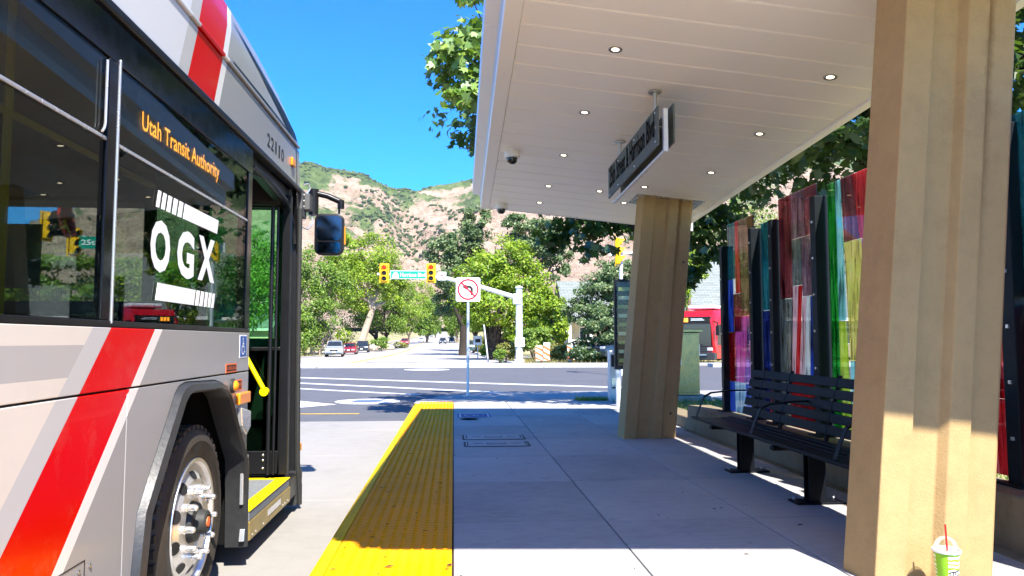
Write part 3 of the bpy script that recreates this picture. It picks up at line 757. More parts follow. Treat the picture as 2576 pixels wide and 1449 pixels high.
for a in ((.08, .11, 10.97, 11.48), (.49, .52, 10.97, 11.48), (.112, .488, 10.97, 11.0), (.112, .488, 11.45, 11.48)):
    MB().poly([(a[0], a[2], .0045), (a[1], a[2], .0045), (a[1], a[3], .0045), (a[0], a[3], .0045)]).build('border', 'road_paint_white', dec)
def wheelchair(mb, o, u, w, k=1):
    """the access symbol in the square spanned by u, w: head, body and wheel"""
    o, u, w = Vector(o), Vector(u), Vector(w); P = lambda a, b: o+u*a+w*b
    mb.poly([P(.40+.07*math.cos(t), .88+.07*math.sin(t)) for t in np.linspace(0, 2*math.pi, 12)[:-1]])
    mb.poly([P(.36, .78), P(.46, .78), P(.47, .46), P(.37, .46)])
    mb.poly([P(.46, .66), P(.62, .66), P(.62, .60), P(.46, .60)])
    mb.poly([P(.47, .52), P(.66, .52), P(.66, .45), P(.47, .45)])
    mb.poly([P(.60, .45), P(.66, .45), P(.76, .20), P(.69, .18)])
    mb.poly([P(.69, .18), P(.70, .25), P(.82, .26), P(.83, .20)])
    n = 16; a = [R(115)+R(250)*i/n for i in range(n+1)]
    for i in range(n):
        q = lambda r, t: P(.44+r*math.cos(t), .34+r*math.sin(t))
        mb.poly([q(.27, a[i]), q(.27, a[i+1]), q(.20, a[i+1]), q(.20, a[i])])
    return mb
wheelchair(MB(), (.12, 11.44, .0048), (0, -.46, 0), (.36, 0, 0)).build('symbol', 'road_paint_white', dec)
rg = thing('chalk_mark', 'faint white oval painted just in front of the wheelchair symbol', 'marking', (.22, 10.72, 0))
MB().lathe([(.13, .0028), (.10, .0028)], (.22, 10.72, .0), seg=24).build('ring', 'road_paint_white', rg)
rg2 = rg.children[0]
# leaf litter and grit on the platform
mb = MB()
for k in range(120):
    x = RNG.uniform(-.58, 2.8); y = 3.6 + 9.5*RNG.random()**1.4; s = RNG.uniform(.006, .022); a = RNG.uniform(0, 6.28)
    if k < 55: x = -.58 + .6*RNG.random()
    z = .0035
    q = [(x+s*r*math.cos(a+t), y+s*r*.6*math.sin(a+t), z+RNG.uniform(0, .006)) for t, r in ((0, 1.6), (1.4, .5), (3.1, 1.3), (4.5, .6))]
    mb.poly(q)
for k in range(26):
    x = -.72-.12*RNG.random(); y = 4+8*RNG.random(); s = RNG.uniform(.01, .035); a = RNG.uniform(0, 6.28)
    mb.poly([(x+s*r*math.cos(a+t), y+s*r*.5*math.sin(a+t), RZ+.004+RNG.uniform(0, .008)) for t, r in ((0, 1.8), (1.4, .4), (3.1, 1.3), (4.5, .5))])
tag(mb.build('leaf_litter', 'litter'), 'dry brown leaf crumbs scattered on the platform and along the kerb', 'leaf litter', kind='stuff')
# ------------------------------------------------------------------ planter wall and glass screen
pw = thing('planter_wall', 'low stained concrete planter wall behind the bench', 'wall', (3.05, 4.8, 0))
for a, b in ((-4, 1.1), (1.106, 4.9), (4.906, 9.3)):
    B(2.9, 3.2, a, b, -.2, .30).build('wall_section', 'planter_concrete', pw, bev=.015)
B(2.93, 3.24, 9.306, 12.2, -.2, .14).build('kerb_section', 'planter_concrete', pw, bev=.015)
B(2.82, 2.9, -4, 9.2, -.05, .008).build('gutter_strip', 'planter_concrete', pw)
def screen(name, label, x, posts, panes):
    t = thing(name, label, 'glass screen', (x, posts[0][0], .3))
    for y, zt, w in posts:
        p = B(x-.075, x+.05, y-w*.4, y+w*.4, .3, zt).build('post', 'post_slate', t, bev=.004)
        B(x-.12, x+.10, y-w/2-.03, y+w/2+.03, .3, .316).build('base_plate', 'post_slate', p, bev=.002)
        for z in np.arange(.55, zt-.1, .31): B(x-.085, x-.0755, y-.012, y+.006, z, z+.02).build('fixing', 'trim_silver', p)
    for (y0, y1, z0, z1, dx, strips) in panes:
        # strips: (fraction across from far side at the bottom, at the top, bottom z fraction, top z fraction, colour)
        X = x+dx
        pn = B(X-.004, X+.004, y0, y1, z0, z1).build('pane', 'clear_glass', t)
        H = z1-z0; W = y1-y0
        for (b0, b1, t0, t1, v0, v1, c) in strips:
            e = .0012
            P = lambda u, v: (X-.0045, y1-u*W, z0+v*H)
            MB().prism([P(b0+e, v0+e), P(b1-e, v0+e), P(t1-e, v1-e), P(t0+e, v1-e)], (-.003, 0, 0)).build('colour_film', 'art_'+c, pn)
    return t
screen('glass_screen', 'tall coloured art glass screen with dark posts behind the black bench', 3.12,
  [(8.42, 2.18, .09), (7.56, 2.26, .10), (7.06, 2.27, .10), (6.18, 2.33, .12), (5.30, 2.2, .1), (4.45, 2.25, .1)],
  [(7.6, 8.38, .31, 2.42, .0, [(0,.2,0,.2,.42,.7,'blue'),(0,.3,0,.3,.7,1,'teal'),(.3,.5,.3,.42,.62,1,'red'),(.5,1,.42,1,.5,1,'brown'),(.2,.5,.2,.5,.42,.62,'maroon'),
      (.0,.25,.0,.25,.16,.42,'crimson'),(.25,.55,.25,.75,.16,.5,'magenta'),(.55,1,.75,1,.16,.5,'violet'),(0,.2,0,.2,0,.16,'blue'),(.2,.6,.2,.6,0,.16,'sky'),(.6,1,.6,1,0,.16,'blue')]),
   (7.10, 7.50, .31, 2.30, .03, [(0,.75,0,.8,.55,1,'teal'),(.8,1,.8,1,.75,1,'orange'),(.75,1,.8,1,.55,.75,'brown'),(0,.3,0,.75,.0,.55,'navy'),(.3,1,.75,1,0,.55,'red')]),
   (6.23, 7.0, .31, 2.46, .0, [(0,.35,0,.35,.55,1,'maroon'),(.35,.7,.35,.7,.8,1,'plum'),(.7,1,.7,1,.8,1,'maroon'),(.35,.6,.35,.6,.6,.8,'smoke'),(.6,1,.6,1,.55,.8,'plum'),
      (0,.22,0,.35,.0,.55,'smoke'),(.22,.36,.35,.5,.2,.6,'pink'),(.36,.46,.5,.6,.2,.6,'red'),(.46,.58,.6,.7,.2,.55,'pink'),(.58,.74,.7,.8,.2,.55,'clear'),(.74,.88,.8,.9,.2,.55,'blue'),(.88,1,.9,1,.2,.55,'sky'),(.22,1,.22,1,.0,.2,'crimson')]),
   (5.36, 6.10, .31, 2.42, .03, [(0,.18,0,.18,0,1,'green'),(.18,.34,.18,.3,.45,1,'aqua'),(.18,.4,.18,.34,0,.45,'lime'),(.34,.66,.3,.55,.75,1,'maroon'),(.4,.7,.34,.7,.3,.75,'yellow'),(.66,1,.55,1,.75,1,'red'),(.7,1,.7,1,.0,.75,'magenta'),(.4,.7,.4,.7,0,.3,'aqua')]),
   (4.5, 5.26, .31, 2.38, .0, [(0,.4,0,.3,0,1,'red'),(.4,.7,.3,.7,0,1,'yellow'),(.7,1,.7,1,0,1,'blue')])])
screen('glass_screen', 'dark framed glass screen with a red pane at the right edge behind the near column', 3.16,
  [(4.0, 2.33, .13), (3.58, 2.35, .16), (2.4, 2.3, .1)],
  [(3.68, 4.34, .33, 1.3, .0, [(0,1,0,1,0,.45,'red'),(0,1,0,1,.45,1,'crimson')]), (3.68, 4.34, 1.34, 2.38, .0, [(0,1,0,1,0,1,'teal')]),
   (2.45, 3.48, .33, 2.3, .0, [(0,.5,0,.4,0,1,'red'),(.5,1,.4,1,0,1,'teal')])])
# ------------------------------------------------------------------ bench
bn = thing('bench', 'black slatted metal bench with armrests in front of the coloured glass', 'bench', (2.42, 5.35, 0))
BY0, BY1 = 3.95, 6.72
for k in range(6):
    x = 2.13 + .068*k; z = .395 + (.006 if k == 0 else 0) + .012*abs(k-2.5)/2.5 - .01
    B(x, x+.060, BY0, BY1, z, z+.022).build('seat_slat', 'powder_black', bn, bev=.005)
for k in range(5):
    a = R(13); c = Vector((2.565+.022*k*.95, (BY0+BY1)/2-.06, .49+.08*k))
    MB().obox(c, (.02, BY1-BY0-.16, .066), Matrix.Rotation(a, 3, 'Y')).build('back_slat', 'powder_black', bn, bev=.005)
for y in (5.06, 6.29):
    lg = MB().box(2.40, 2.52, y-.042, y-.03, .012, .375).box(2.40, 2.52, y+.03, y+.042, .012, .375).box(2.452, 2.468, y-.03, y+.03, .012, .375).build('leg', 'powder_black', bn, bev=.002)
    B(2.30, 2.64, y-.075, y+.075, 0, .014).build('foot_plate', 'powder_black', lg, bev=.003)
    B(2.16, 2.56, y-.03, y+.03, .355, .384).build('bearer', 'powder_black', lg, bev=.004)
    for px in (2.33, 2.61):
        MB().lathe([(.012, .014), (.012, .026), (.006, .034)], (px, y+.04, 0), seg=8).build('anchor_bolt', 'steel', lg)
for y in (4.25, 5.06, 5.8, 6.29):
    MB().tube([(2.545, y, .40), (2.56, y, .46), (2.665, y, .86)], .016, 8).build('back_bracket', 'powder_black', bn, smooth=40)
for y in (4.2, 5.42, 6.66):
    MB().loft([[(x, y-.022, z-.006), (x, y+.022, z-.006), (x, y+.022, z+.006), (x, y-.022, z+.006)] for x, z in ((2.62, .655), (2.5, .655), (2.3, .635), (2.235, .60), (2.19, .50), (2.16, .415))]).build('armrest', 'powder_black', bn, bev=.003)
# ================================================================== THE BUS
BX, BXL = -1.30, -3.85
bus = thing('city_bus', 'silver and red striped city bus standing at the platform with front door open', 'bus', (-2.575, 4.0, RZ))
ARCH = [(3.20, -.12), (3.24, .15), (3.283, .391), (3.414, .55), (3.668, .853), (3.72, .885), (3.80, .90), (4.26, .885), (4.40, .86), (4.48, .81), (4.86, .40), (4.895, .12), (4.90, -.12)]
def side(name, pts, mat, par=bus, x=BX, t=.03, bev=.003, **k):
    return MB().prism([(x-t, y, z) for y, z in pts], (t, 0, 0)).build(name, mat, par, bev=bev, **k)
lower = side('lower_panel', [(-5.6, -.10), (3.145, -.10), (3.145, .905), (-5.6, .905)], 'bus_livery')
side('lower_panel', [(3.152, -.10), (3.19, -.10)] + ARCH[1:-1] + [(4.905, -.10), (4.935, -.10), (4.935, .905), (3.152, .905)], 'bus_livery')
side('belt_panel', [(-5.6, .913), (4.935, .913), (4.935, 1.15), (-5.6, 1.15)], 'bus_livery')
B(BX-.06, BX-.032, -5.6, 3.14, -.1, 1.15).build('inner_skin', 'interior_dark', bus)
B(BX-.06, BX-.032, 3.14, 4.93, .91, 1.15).build('inner_skin', 'interior_dark', bus)
# access flap and its screws low on the side
for pts in ([(2.2, .322), (2.84, .326), (2.84, .322), (2.2, .318)], [(2.84, .326), (2.844, .326), (2.844, -.08), (2.84, -.08)]):
    side('flap_seam', pts, 'bus_black', x=BX+.0012, t=.002, bev=0)
for y in (2.80, 2.88): MB().lathe([(.008, .001), (.008, .004), (.003, .006)], (BX, y, .295), axis='x', seg=8).build('screw', 'steel', bus)
# window band
side('window_rail', [(-5.6, 1.152), (4.935, 1.152), (4.935, 1.176), (-5.6, 1.176)], 'bus_black')
side('window_rail', [(-5.6, 2.17), (4.935, 2.17), (4.935, 2.335), (-5.6, 2.335)], 'gloss_black', x=BX-.002)
for a, b in ((-5.6, -5.3), (-2.6, -2.5), (.35, .42), (2.90, 2.975), (4.845, 4.935)):
    side('window_post', [(a, 1.178), (b, 1.178), (b, 2.168), (a, 2.168)], 'gloss_black', x=BX-.002)
for a, b in ((-5.3, -2.6), (-2.5, .35), (.42, 2.90), (2.995, 4.845)):
    B(BX-.016, BX-.010, a, b, 1.178, 1.850).build('window_pane', 'bus_glass', bus)
    B(BX-.016, BX-.010, a, b, 1.866, 2.168).build('window_pane', 'bus_glass', bus)
    B(BX-.018, BX-.004, a, b, 1.851, 1.865).build('window_bar', 'trim_silver', bus, bev=.002)
B(BX-.006, BX+.003, 2.978, 2.990, 1.165, 2.19).build('window_bar', 'trim_silver', bus, bev=.002)
fr = [(2.87, 1.89), (2.862, 1.875), (2.84, 1.868)]
MB().tube([(BX+.001, 2.872, 2.15), (BX+.001, 2.872, 1.91), (BX+.001, 2.866, 1.89), (BX+.001, 2.85, 1.872)], .005, 6).build('window_bar', 'trim_silver', bus, smooth=40)
# gutter, upper panel, roof rail
side('gutter', [(-5.6, 2.336), (6.42, 2.336), (6.42, 2.375), (-5.6, 2.375)], 'bus_black', x=BX+.018, t=.06, bev=.008)
side('upper_panel', [(-5.6, 2.377), (6.40, 2.377), (6.345, 2.678), (-5.6, 2.678)], 'bus_livery')
side('roof_rail', [(-5.6, 2.681), (6.32, 2.692), (6.32, 2.714), (-5.6, 2.706)], 'bus_livery', x=BX+.012, t=.05, bev=.006)
# roof fairing, lofted along the bus, dropping towards the front
def fair(y):
    zs = float(np.interp(y, [4.0, 4.6, 5.1, 5.76, 6.05, 6.25, 6.33], [3.12, 3.10, 3.07, 2.995, 2.93, 2.86, 2.78]))
    return [(BX-.03, y, 2.70), (BX-.005, y, 2.72), (BX-.012, y, 2.72+(zs-2.72)*.5), (BX-.035, y, zs-.05), (BX-.075, y, zs), (BX-.2, y, zs+.05), (-2.575, y, zs+.09),
            (BXL+.2, y, zs+.05), (BXL+.075, y, zs), (BXL+.035, y, zs-.05), (BXL+.012, y, 2.72+(zs-2.72)*.5), (BXL+.005, y, 2.72), (BXL+.03, y, 2.70)]
def fairx(y, z):
    p = fair(y)[:5]; return float(np.interp(z, [q[2] for q in p[1:]], [q[0] for q in p[1:]]))
roof = MB().loft([fair(y) for y in (-5.6, -2, 1, 3, 4.0, 4.6, 4.85, 5.1, 5.4, 5.76, 6.05, 6.25, 6.33)]).build('roof_fairing', 'bus_livery', bus, smooth=40)
outer = [(4.50, 2.995), (4.72, 2.978), (5.05, 2.945), (5.42, 2.905), (5.80, 2.858), (6.20, 2.795), (6.29, 2.745)]
inner = [(4.50, 2.989), (4.70, 2.962), (4.98, 2.915), (5.28, 2.865), (5.58, 2.815), (5.92, 2.752), (6.05, 2.735)]
mb = MB(); mb.loft([[(fairx(*o)+.004, *o) for o in outer], [(fairx(*i)+.004, *i) for i in inner]], cap=False, closed=False)
mb.build('fairing_swoosh', 'bus_black', roof)
mb = MB(); sd = [(4.45, 2.722), (5.2, 2.724), (6.2, 2.728)]; se = [(4.45, 2.742), (5.2, 2.750), (6.1, 2.742)]
mb.loft([[(fairx(*o)+.004, *o) for o in sd], [(fairx(*i)+.004, *i) for i in se]], cap=False, closed=False); mb.build('fairing_gap', 'bus_black', roof)
# number, badges and lamps on the side
def decal(name, st, y0, y1, z0, z1, mat, par=bus, bold=.0, x=BX+.0015, sp=1.0, sl=0):
    m = MB(); text(m, st, (x, y0, z0), (0, y1-y0, sl), (0, 0, z1-z0), bold, sp); return m.build(name, mat, par)
for k, ch in enumerate('22110'): decal('fleet_digit', ch, 5.27+.107*k + (.022 if ch == '1' else 0), 5.27+.107*k+.088 - (.022 if ch == '1' else 0), 2.452, 2.545, 'black_vinyl', bold=.012)
B(BX, BX+.02, 6.02, 6.13, 2.49, 2.555).build('marker_lamp', 'orange_lens', bus, bev=.006)
ac = B(BX, BX+.0016, 4.72, 4.875, .995, 1.135).build('access_sticker', 'white_vinyl', bus)
B(BX, BX+.0024, 4.727, 4.868, 1.002, 1.128).build('field', 'blue_vinyl', ac)
wheelchair(MB(), (BX+.003, 4.737, 1.005), (0, .12, 0), (0, 0, .12)).build('symbol', 'white_vinyl', ac)
for st, y0, y1, z0, z1 in (('KNEELING', 4.45, 4.665, .915, .967), ('RAMP', 4.655, 4.785, .80, .865)):
    k = B(BX, BX+.002, y0, y1, z0, z1).build('warning_plate', 'orange_decal', bus)
    B(BX, BX+.003, y0+.012, y1-.012, z0+.009, z1-.009).build('field', 'black_vinyl', k)
    decal('lettering', st, y0+.02, y1-.02, z0+.016, z1-.016, 'orange_decal', k, .01, BX+.0038)
lm = MB().lathe([(.043, 0), (.043, .012), (.036, .02)], (BX, 4.575, .835), axis='x', seg=20).build('side_lamp', 'rubber', bus, smooth=40)
MB().lathe([(.034, .012), (.03, .03), (.015, .04), (0, .042)], (BX, 4.575, .835), axis='x', seg=18).build('lens', 'orange_lens', lm, smooth=60)
B(BX, BX+.028, 4.665, 4.90, .715, .785).build('turn_lamp', 'orange_lens', bus, bev=.008)
MB().prism([(BX, 4.70, .70), (BX, 4.91, .66), (BX, 4.91, .56), (BX, 4.83, .52), (BX, 4.73, .58)], (.03, 0, 0)).build('latch_guard', 'trim_silver', bus, bev=.008)
# side destination display behind the glass
ds = B(BX-.075, BX-.03, 3.22, 4.56, 1.935, 2.15).build('destination_display', 'amber_led_panel', bus)
m = MB(); text(m, 'Utah Transit Authority', (BX-.0285, 3.27, 1.972), (0, 1.06, .012), (0, 0, .105), .012, 1.03); m.build('lettering', 'led_amber', ds)
# OGX lettering on the glass
og = [('O', 3.345, 3.572, 1.402, 1.636), ('G', 3.662, 3.895, 1.402, 1.636), ('X', 3.955, 4.222, 1.412, 1.643)]
for st, y0, y1, z0, z1 in og: decal('route_letter', st, y0, y1, z0, z1, 'white_vinyl', bold=.045, x=BX-.007)
def barset(zb, zt, y0, y1, solid_left, sl):
    w = y1-y0
    def q(a, b): return [(y0+w*a, zb), (y0+w*b, zb), (y0+w*b+sl, zt), (y0+w*a+sl, zt)]
    n = [(.0, .038), (.068, .112), (.142, .19), (.222, .275), (.305, .36)]
    if solid_left: n = [(1-b, 1-a) for a, b in n]; s = (0, .61)
    else: s = (.39, 1)
    for a, b in n + [s]: side('route_bar', q(a, b), 'white_vinyl', x=BX-.0065, t=.002, bev=0)
barset(1.688, 1.765, 3.395, 4.25, False, .022); barset(1.278, 1.356, 3.42, 4.222, True, .022)
# wheel arch, wheel well
inn = [(3.27, -.16), (3.30, .15), (3.342, .37), (3.468, .52), (3.705, .80), (3.75, .83), (3.82, .845), (4.25, .835), (4.36, .81), (4.43, .77), (4.79, .375), (4.82, .12), (4.83, -.16)]
out = [(y, z) for y, z in ARCH]; out[0] = (3.19, -.16); out[-1] = (4.90, -.16)
mid1 = [((a*.75+c*.25), (b*.75+d*.25)) for (a, b), (c, d) in zip(out, inn)]; mid2 = [((a*.2+c*.8), (b*.2+d*.8)) for (a, b), (c, d) in zip(out, inn)]
MB().loft([[(BX-.01, *p) for p in out], [(BX+.03, *p) for p in mid1], [(BX+.045, *p) for p in mid2], [(BX+.03, *p) for p in inn], [(BX-.09, *p) for p in inn]], cap=False, closed=False).build('wheel_arch', 'arch_plastic', bus, smooth=38)
MB().loft([[(BX-.05, *p) for p in out], [(BX-.7, *p) for p in out]], cap=False, closed=False).poly([(BX-.69, *p) for p in out]).build('wheel_well', 'well_black', bus)
# wheel
def wheel(cy_, cz, X=BX, s=1):
    W_ = MB().lathe([(.29, -.07), (.318, -.05), (.338, -.034), (.395, -.028), (.405, -.024), (.413, -.028), (.452, -.040), (.474, -.062), (.48, -.09), (.48, -.30), (.45, -.34), (.28, -.34)], (X, cy_, cz), axis='x', seg=64).build('wheel', 'tyre', bus, smooth=35)
    tr = MB()
    for k in range(46):
        a = 2*math.pi*k/46; m = Matrix.Rotation(a, 3, 'X')
        tr.obox(Vector((X-.085, cy_, cz)) + m @ Vector((0, 0, .476)), (.07, .036, .022), m)
        tr.obox(Vector((X-.19, cy_, cz)) + m @ Vector((0, 0, .478)), (.10, .046, .014), m)
    tr.build('tread', 'tyre', W_)
    lt = MB()
    for k, st in enumerate('MP'):
        v, f = textgeo(st, .0); a0 = R(100-7*k)
        lt.add([(X-.0255, cy_ + (.345+.05*q[1])*math.cos(a0-q[0]*.1), cz + (.345+.05*q[1])*math.sin(a0-q[0]*.1)) for q in v], f)
    for k in range(26):
        a0 = R(45-2.2*k); a1 = a0-R(1.4)
        for r0, r1 in ((.352, .360), (.372, .384)):
            lt.poly([(X-.0262, cy_+r*math.cos(a), cz+r*math.sin(a)) for r, a in ((r0, a0), (r1, a0), (r1, a1), (r0, a1))])
    lt.build('sidewall_lettering', 'rubber', W_)['kind'] = 'stuff'
    rim = MB().lathe([(.30, -.06), (.312, -.048), (.322, -.046), (.318, -.036), (.302, -.038), (.292, -.066), (.280, -.072), (.265, -.066), (.215, -.036), (.200, -.036), (.135, -.034), (.127, -.045), (.10, -.05), (0, -.05)], (X, cy_, cz), axis='x', seg=64).build('rim', 'alloy', W_, smooth=30)
    for k in range(10):
        a = 2*math.pi*(k+.5)/10 ; c = Vector((X-.0505, cy_+.240*math.cos(a), cz+.236*math.sin(a)))
        rad = Vector((0, math.cos(a), math.sin(a))); tg = Vector((0, -math.sin(a), math.cos(a))); nrm = (rad*.57 + Vector((.82, 0, 0))).normalized(); q = nrm.cross(tg)
        MB().poly([c + nrm*.003 + (tg*math.cos(t)*.034 + q*math.sin(t)*.030) for t in np.linspace(0, 2*math.pi, 17)[:-1]]).build('hand_hole_shade', 'signal_black', W_)  # flat dark disc: the shade inside the hole is put into its colour
        a = 2*math.pi*k/10; mb = MB().lathe([(.020, -.036), (.021, -.022), (.0165, -.018), (.0165, .006), (.013, .022), (.006, .027), (0, .0275)], (X, cy_+.1675*math.cos(a), cz+.1675*math.sin(a)), axis='x', seg=12)
        mb.build('lug_nut', 'chrome', W_, smooth=35)
    hb = MB().lathe([(.105, -.05), (.095, -.02), (.062, -.012), (.058, .028), (.048, .036), (.034, .034), (.03, .03), (0, .03)], (X, cy_, cz), axis='x', seg=24).build('hub', 'rubber', W_, smooth=35)
    MB().lathe([(.026, .031), (.024, .037), (0, .038)], (X, cy_, cz), axis='x', seg=16).build('hub_cap', 'orange_decal', W_, smooth=40)
    return W_
wh = wheel(4.03, .18, BX+.022)
c = copy_tree(wh, bus); c.location = (0, -7.0, 0)
c = copy_tree(wh, bus); c.location = (BXL-BX, 0, 0); c.scale = (1, 1, 1)
# bracket and brush between wheel and door
br = B(BX-.05, BX-.02, 4.94, 4.985, -.12, 2.335).build('door_post', 'bus_black', bus, bev=.006)
side('hinge_plate', [(4.80, .10), (4.86, .10), (4.86, .37), (4.80, .37)], 'trim_silver', x=BX+.02, t=.02)
side('hinge_plate', [(4.80, -.12), (4.875, -.12), (4.875, -.05), (4.82, -.05)], 'trim_silver', x=BX+.03, t=.03)
side('mud_flap', [(4.885, -.17), (4.935, -.17), (4.935, .33), (4.915, .39), (4.885, .33)], 'arch_plastic', x=BX+.02, t=.03)
# doorway
MB().box(BXL+.05, BX-.06, -5.6, 3.14, -.06, .02).box(BXL+.75, BX-.75, 3.14, 4.95, -.06, .02).box(BXL+.05, BX-.06, 4.95, 6.45, -.06, .02).build('floor', 'interior_grey', bus)
st = B(BX-.55, BX+.02, 4.96, 6.13, -.035, .026).build('step', 'carpet', bus, bev=.003)
B(BX-.075, BX+.024, 4.955, 6.135, .0262, .031).build('step_edge', 'ramp_yellow', st, bev=.001)
B(BX-.55, BX-.075, 6.06, 6.135, .0262, .031).build('step_edge', 'ramp_yellow', st, bev=.001)
B(BX-.01, BX+.026, 4.955, 6.135, -.155, -.037).build('step_riser', 'ramp_brass', st, bev=.004)
B(BX+.026, BX+.029, 5.42, 5.80, -.105, -.065).build('maker_plate', 'trim_silver', st)
for y in (5.02, 5.10, 5.30, 5.95, 6.05, 5.88): MB().lathe([(.007, .026), (.007, .030), (.003, .031)], (BX, y, -.13), axis='x', seg=8).build('rivet', 'trim_silver', st)
MB().box(BX-.2, BX+.02, 6.13, 6.42, -.16, .02).build('sill_end', 'bus_black', bus, bev=.02)
# open front door leaf, swung in square to the side
LY = 6.12
lf = MB()
lf.box(-1.365, -1.30, LY-.02, LY+.02, .06, 2.26); lf.box(-2.02, -1.95, LY-.02, LY+.02, .06, 2.26)
lf.box(-1.95, -1.365, LY-.02, LY+.02, 2.16, 2.26); lf.box(-1.95, -1.365, LY-.02, LY+.02, .06, .24); lf.box(-1.95, -1.365, LY-.018, LY+.018, 1.02, 1.05)
leaf = lf.build('door_leaf', 'bus_black', bus, bev=.006)
B(-1.95, -1.365, LY-.004, LY+.004, .24, 1.02).build('door_pane', 'door_glass_low', leaf); B(-1.95, -1.365, LY-.004, LY+.004, 1.05, 2.16).build('door_pane', 'door_glass', leaf)
for x, z in ((-1.48, .21), (-1.48, .17), (-1.48, .11), (-1.66, .21), (-1.66, .17)): MB().lathe([(.008, -.021), (.008, -.026), (.004, -.029)], (x, LY, z), axis='y', seg=8).build('bolt', 'trim_silver', leaf)
ha = MB().tube([(-1.70, LY-.06, 1.10), (-1.62, LY-.075, .985), (-1.47, LY-.075, .715)], .019, 10).build('grab_handle', 'handle_yellow', leaf, smooth=40)
MB().lathe([(.033, -.11), (.033, -.06)], (-1.465, LY, .705), axis='y', seg=16).build('handle_foot', 'handle_yellow', ha, smooth=40)
MB().tube([(-1.44, LY-.04, .06), (-1.44, LY-.04, 2.24)], .016, 8).tube([(-1.40, LY-.03, .06), (-1.40, LY-.03, 2.24)], .011, 8).build('door_rod', 'bus_black', leaf, smooth=40)
lf2 = MB().box(-2.0, -1.34, 5.0, 5.035, .06, .3).box(-2.0, -1.93, 5.0, 5.035, .3, 2.26).box(-1.41, -1.34, 5.0, 5.035, .3, 2.26).box(-1.93, -1.41, 5.0, 5.035, 2.16, 2.26).build('door_leaf', 'bus_black', bus, bev=.006)
B(-1.93, -1.41, 5.014, 5.020, .3, 2.16).build('door_pane', 'door_glass', lf2)
# door head with curved seal, front post with rubber nosings
side('door_head', [(4.99, 2.20), (5.4, 2.24), (6.0, 2.19), (6.30, 2.08), (6.42, 2.08), (6.42, 2.335), (4.99, 2.335)], 'bus_black', x=BX-.05, t=.06)
MB().tube([(BX-.02, 5.0, 2.24), (BX-.02, 5.4, 2.25), (BX-.02, 6.0, 2.2), (BX-.02, 6.28, 2.06), (BX-.02, 6.33, 1.9)], .014, 6).build('door_seal', 'arch_plastic', bus, smooth=40)
def post(y0, y1, xo, mat, nm):
    MB().loft([[(BX+xo-.06, y0+dy, z), (BX+xo, y0+dy+.01, z), (BX+xo, y1+dy-.01, z), (BX+xo-.06, y1+dy, z)] for z, dy in ((-.16, .10), (.6, .08), (1.2, .045), (2.34, 0))]).build(nm, mat, bus, bev=.004)
post(6.16, 6.22, -.06, 'bus_black', 'front_post'); post(6.225, 6.265, -.03, 'arch_plastic', 'front_post'); post(6.27, 6.33, -.045, 'bus_black', 'front_post'); post(6.335, 6.44, -.006, 'bus_black', 'front_post')
MB().tube([(BX+.012, 6.37, 2.2), (BX+.012, 6.38, 1.4), (BX+.012, 6.42, .6), (BX+.014, 6.44, .1), (BX+.018, 6.50, -.10), (BX+.02, 6.53, -.26)], [.02, .02, .022, .024, .028, .022], 8).build('door_nosing', 'rubber', bus, smooth=40)
# front end
def fy(z): return float(np.interp(z, [-.25, .2, 1.1, 2.3, 2.9], [6.70, 6.69, 6.62, 6.42, 6.30]))
def frontpanel(nm, z0, z1, x0, x1, mat, t=.04, k=3):
    zs_ = np.linspace(z0, z1, k); rings = []
    for z in zs_:
        rings.append([(x, fy(z) - .10*abs((x+2.575)/1.275)**6 - d, z) for d, xs in ((0, np.linspace(x0, x1, 9)), (t, np.linspace(x1, x0, 9))) for x in xs])
    return MB().loft(rings).build(nm, mat, bus, smooth=40)
frontpanel('front_mask', .02, 1.12, BXL, BX, 'bus_grey'); frontpanel('front_header', 2.28, 2.69, BXL, BX, 'gloss_black')
frontpanel('windscreen', 1.125, 2.275, BXL+.10, BX-.10, 'windscreen', .006, 4)
frontpanel('front_pillar', 1.121, 2.279, BXL, BXL+.10, 'bus_black'); frontpanel('front_pillar', 1.121, 2.279, BX-.10, BX, 'bus_black')
frontpanel('wiper_mount', 1.14, 1.18, -2.62, -2.53, 'bus_black', .03)
MB().loft([[(x, 6.38, -.24), (x, 6.74-.12*abs((x+2.575)/1.29)**6, -.24), (x, 6.78-.12*abs((x+2.575)/1.29)**6, -.02), (x, 6.70-.10*abs((x+2.575)/1.29)**6, .03), (x, 6.4, .03)] for x in np.linspace(BXL-.015, BX+.015, 13)]).build('front_bumper', 'arch_plastic', bus, smooth=35)
B(BX-.004, BX+.012, 6.545, 6.63, .17, .235).build('marker_lamp', 'orange_lens', bus, bev=.006)
for x in (BXL+.28, BX-.28):
    MB().lathe([(.1, 6.60), (.1, 6.70), (.07, 6.715), (0, 6.72)], (x, 0, .42), axis='y', seg=20).build('headlamp', 'clear_glass', bus, smooth=40)
# far side, roof, rear, inside
for z0, z1 in ((-.1, 1.18), (2.1, 2.70)): B(BXL, BXL+.04, -5.6, 6.35, z0, z1).build('far_side_panel', 'bus_grey', bus)
for a in (-5.6, -3, -.4, 2.2, 4.6, 6.2): B(BXL, BXL+.04, a, a+.12, 1.18, 2.1).build('far_side_post', 'bus_black', bus)
B(BXL+.01, BXL+.016, -5.5, 6.2, 1.18, 2.1).build('window_pane', 'bus_glass', bus)
B(BXL+.04, BX-.06, -5.6, 6.3, 2.42, 2.66).build('ceiling', 'interior_grey', bus)
B(BXL, BX, -5.68, -5.605, -.1, 2.9).build('rear_panel', 'bus_grey', bus)
MB().prism([(BXL+.06, 5.95, .02), (BXL+.06, 6.52, .02), (BXL+.06, 6.5, 1.3), (BXL+.06, 6.25, 1.42), (BXL+.06, 5.98, 1.30)], (1.72, 0, 0)).build('dashboard', 'interior_dark', bus, bev=.03)
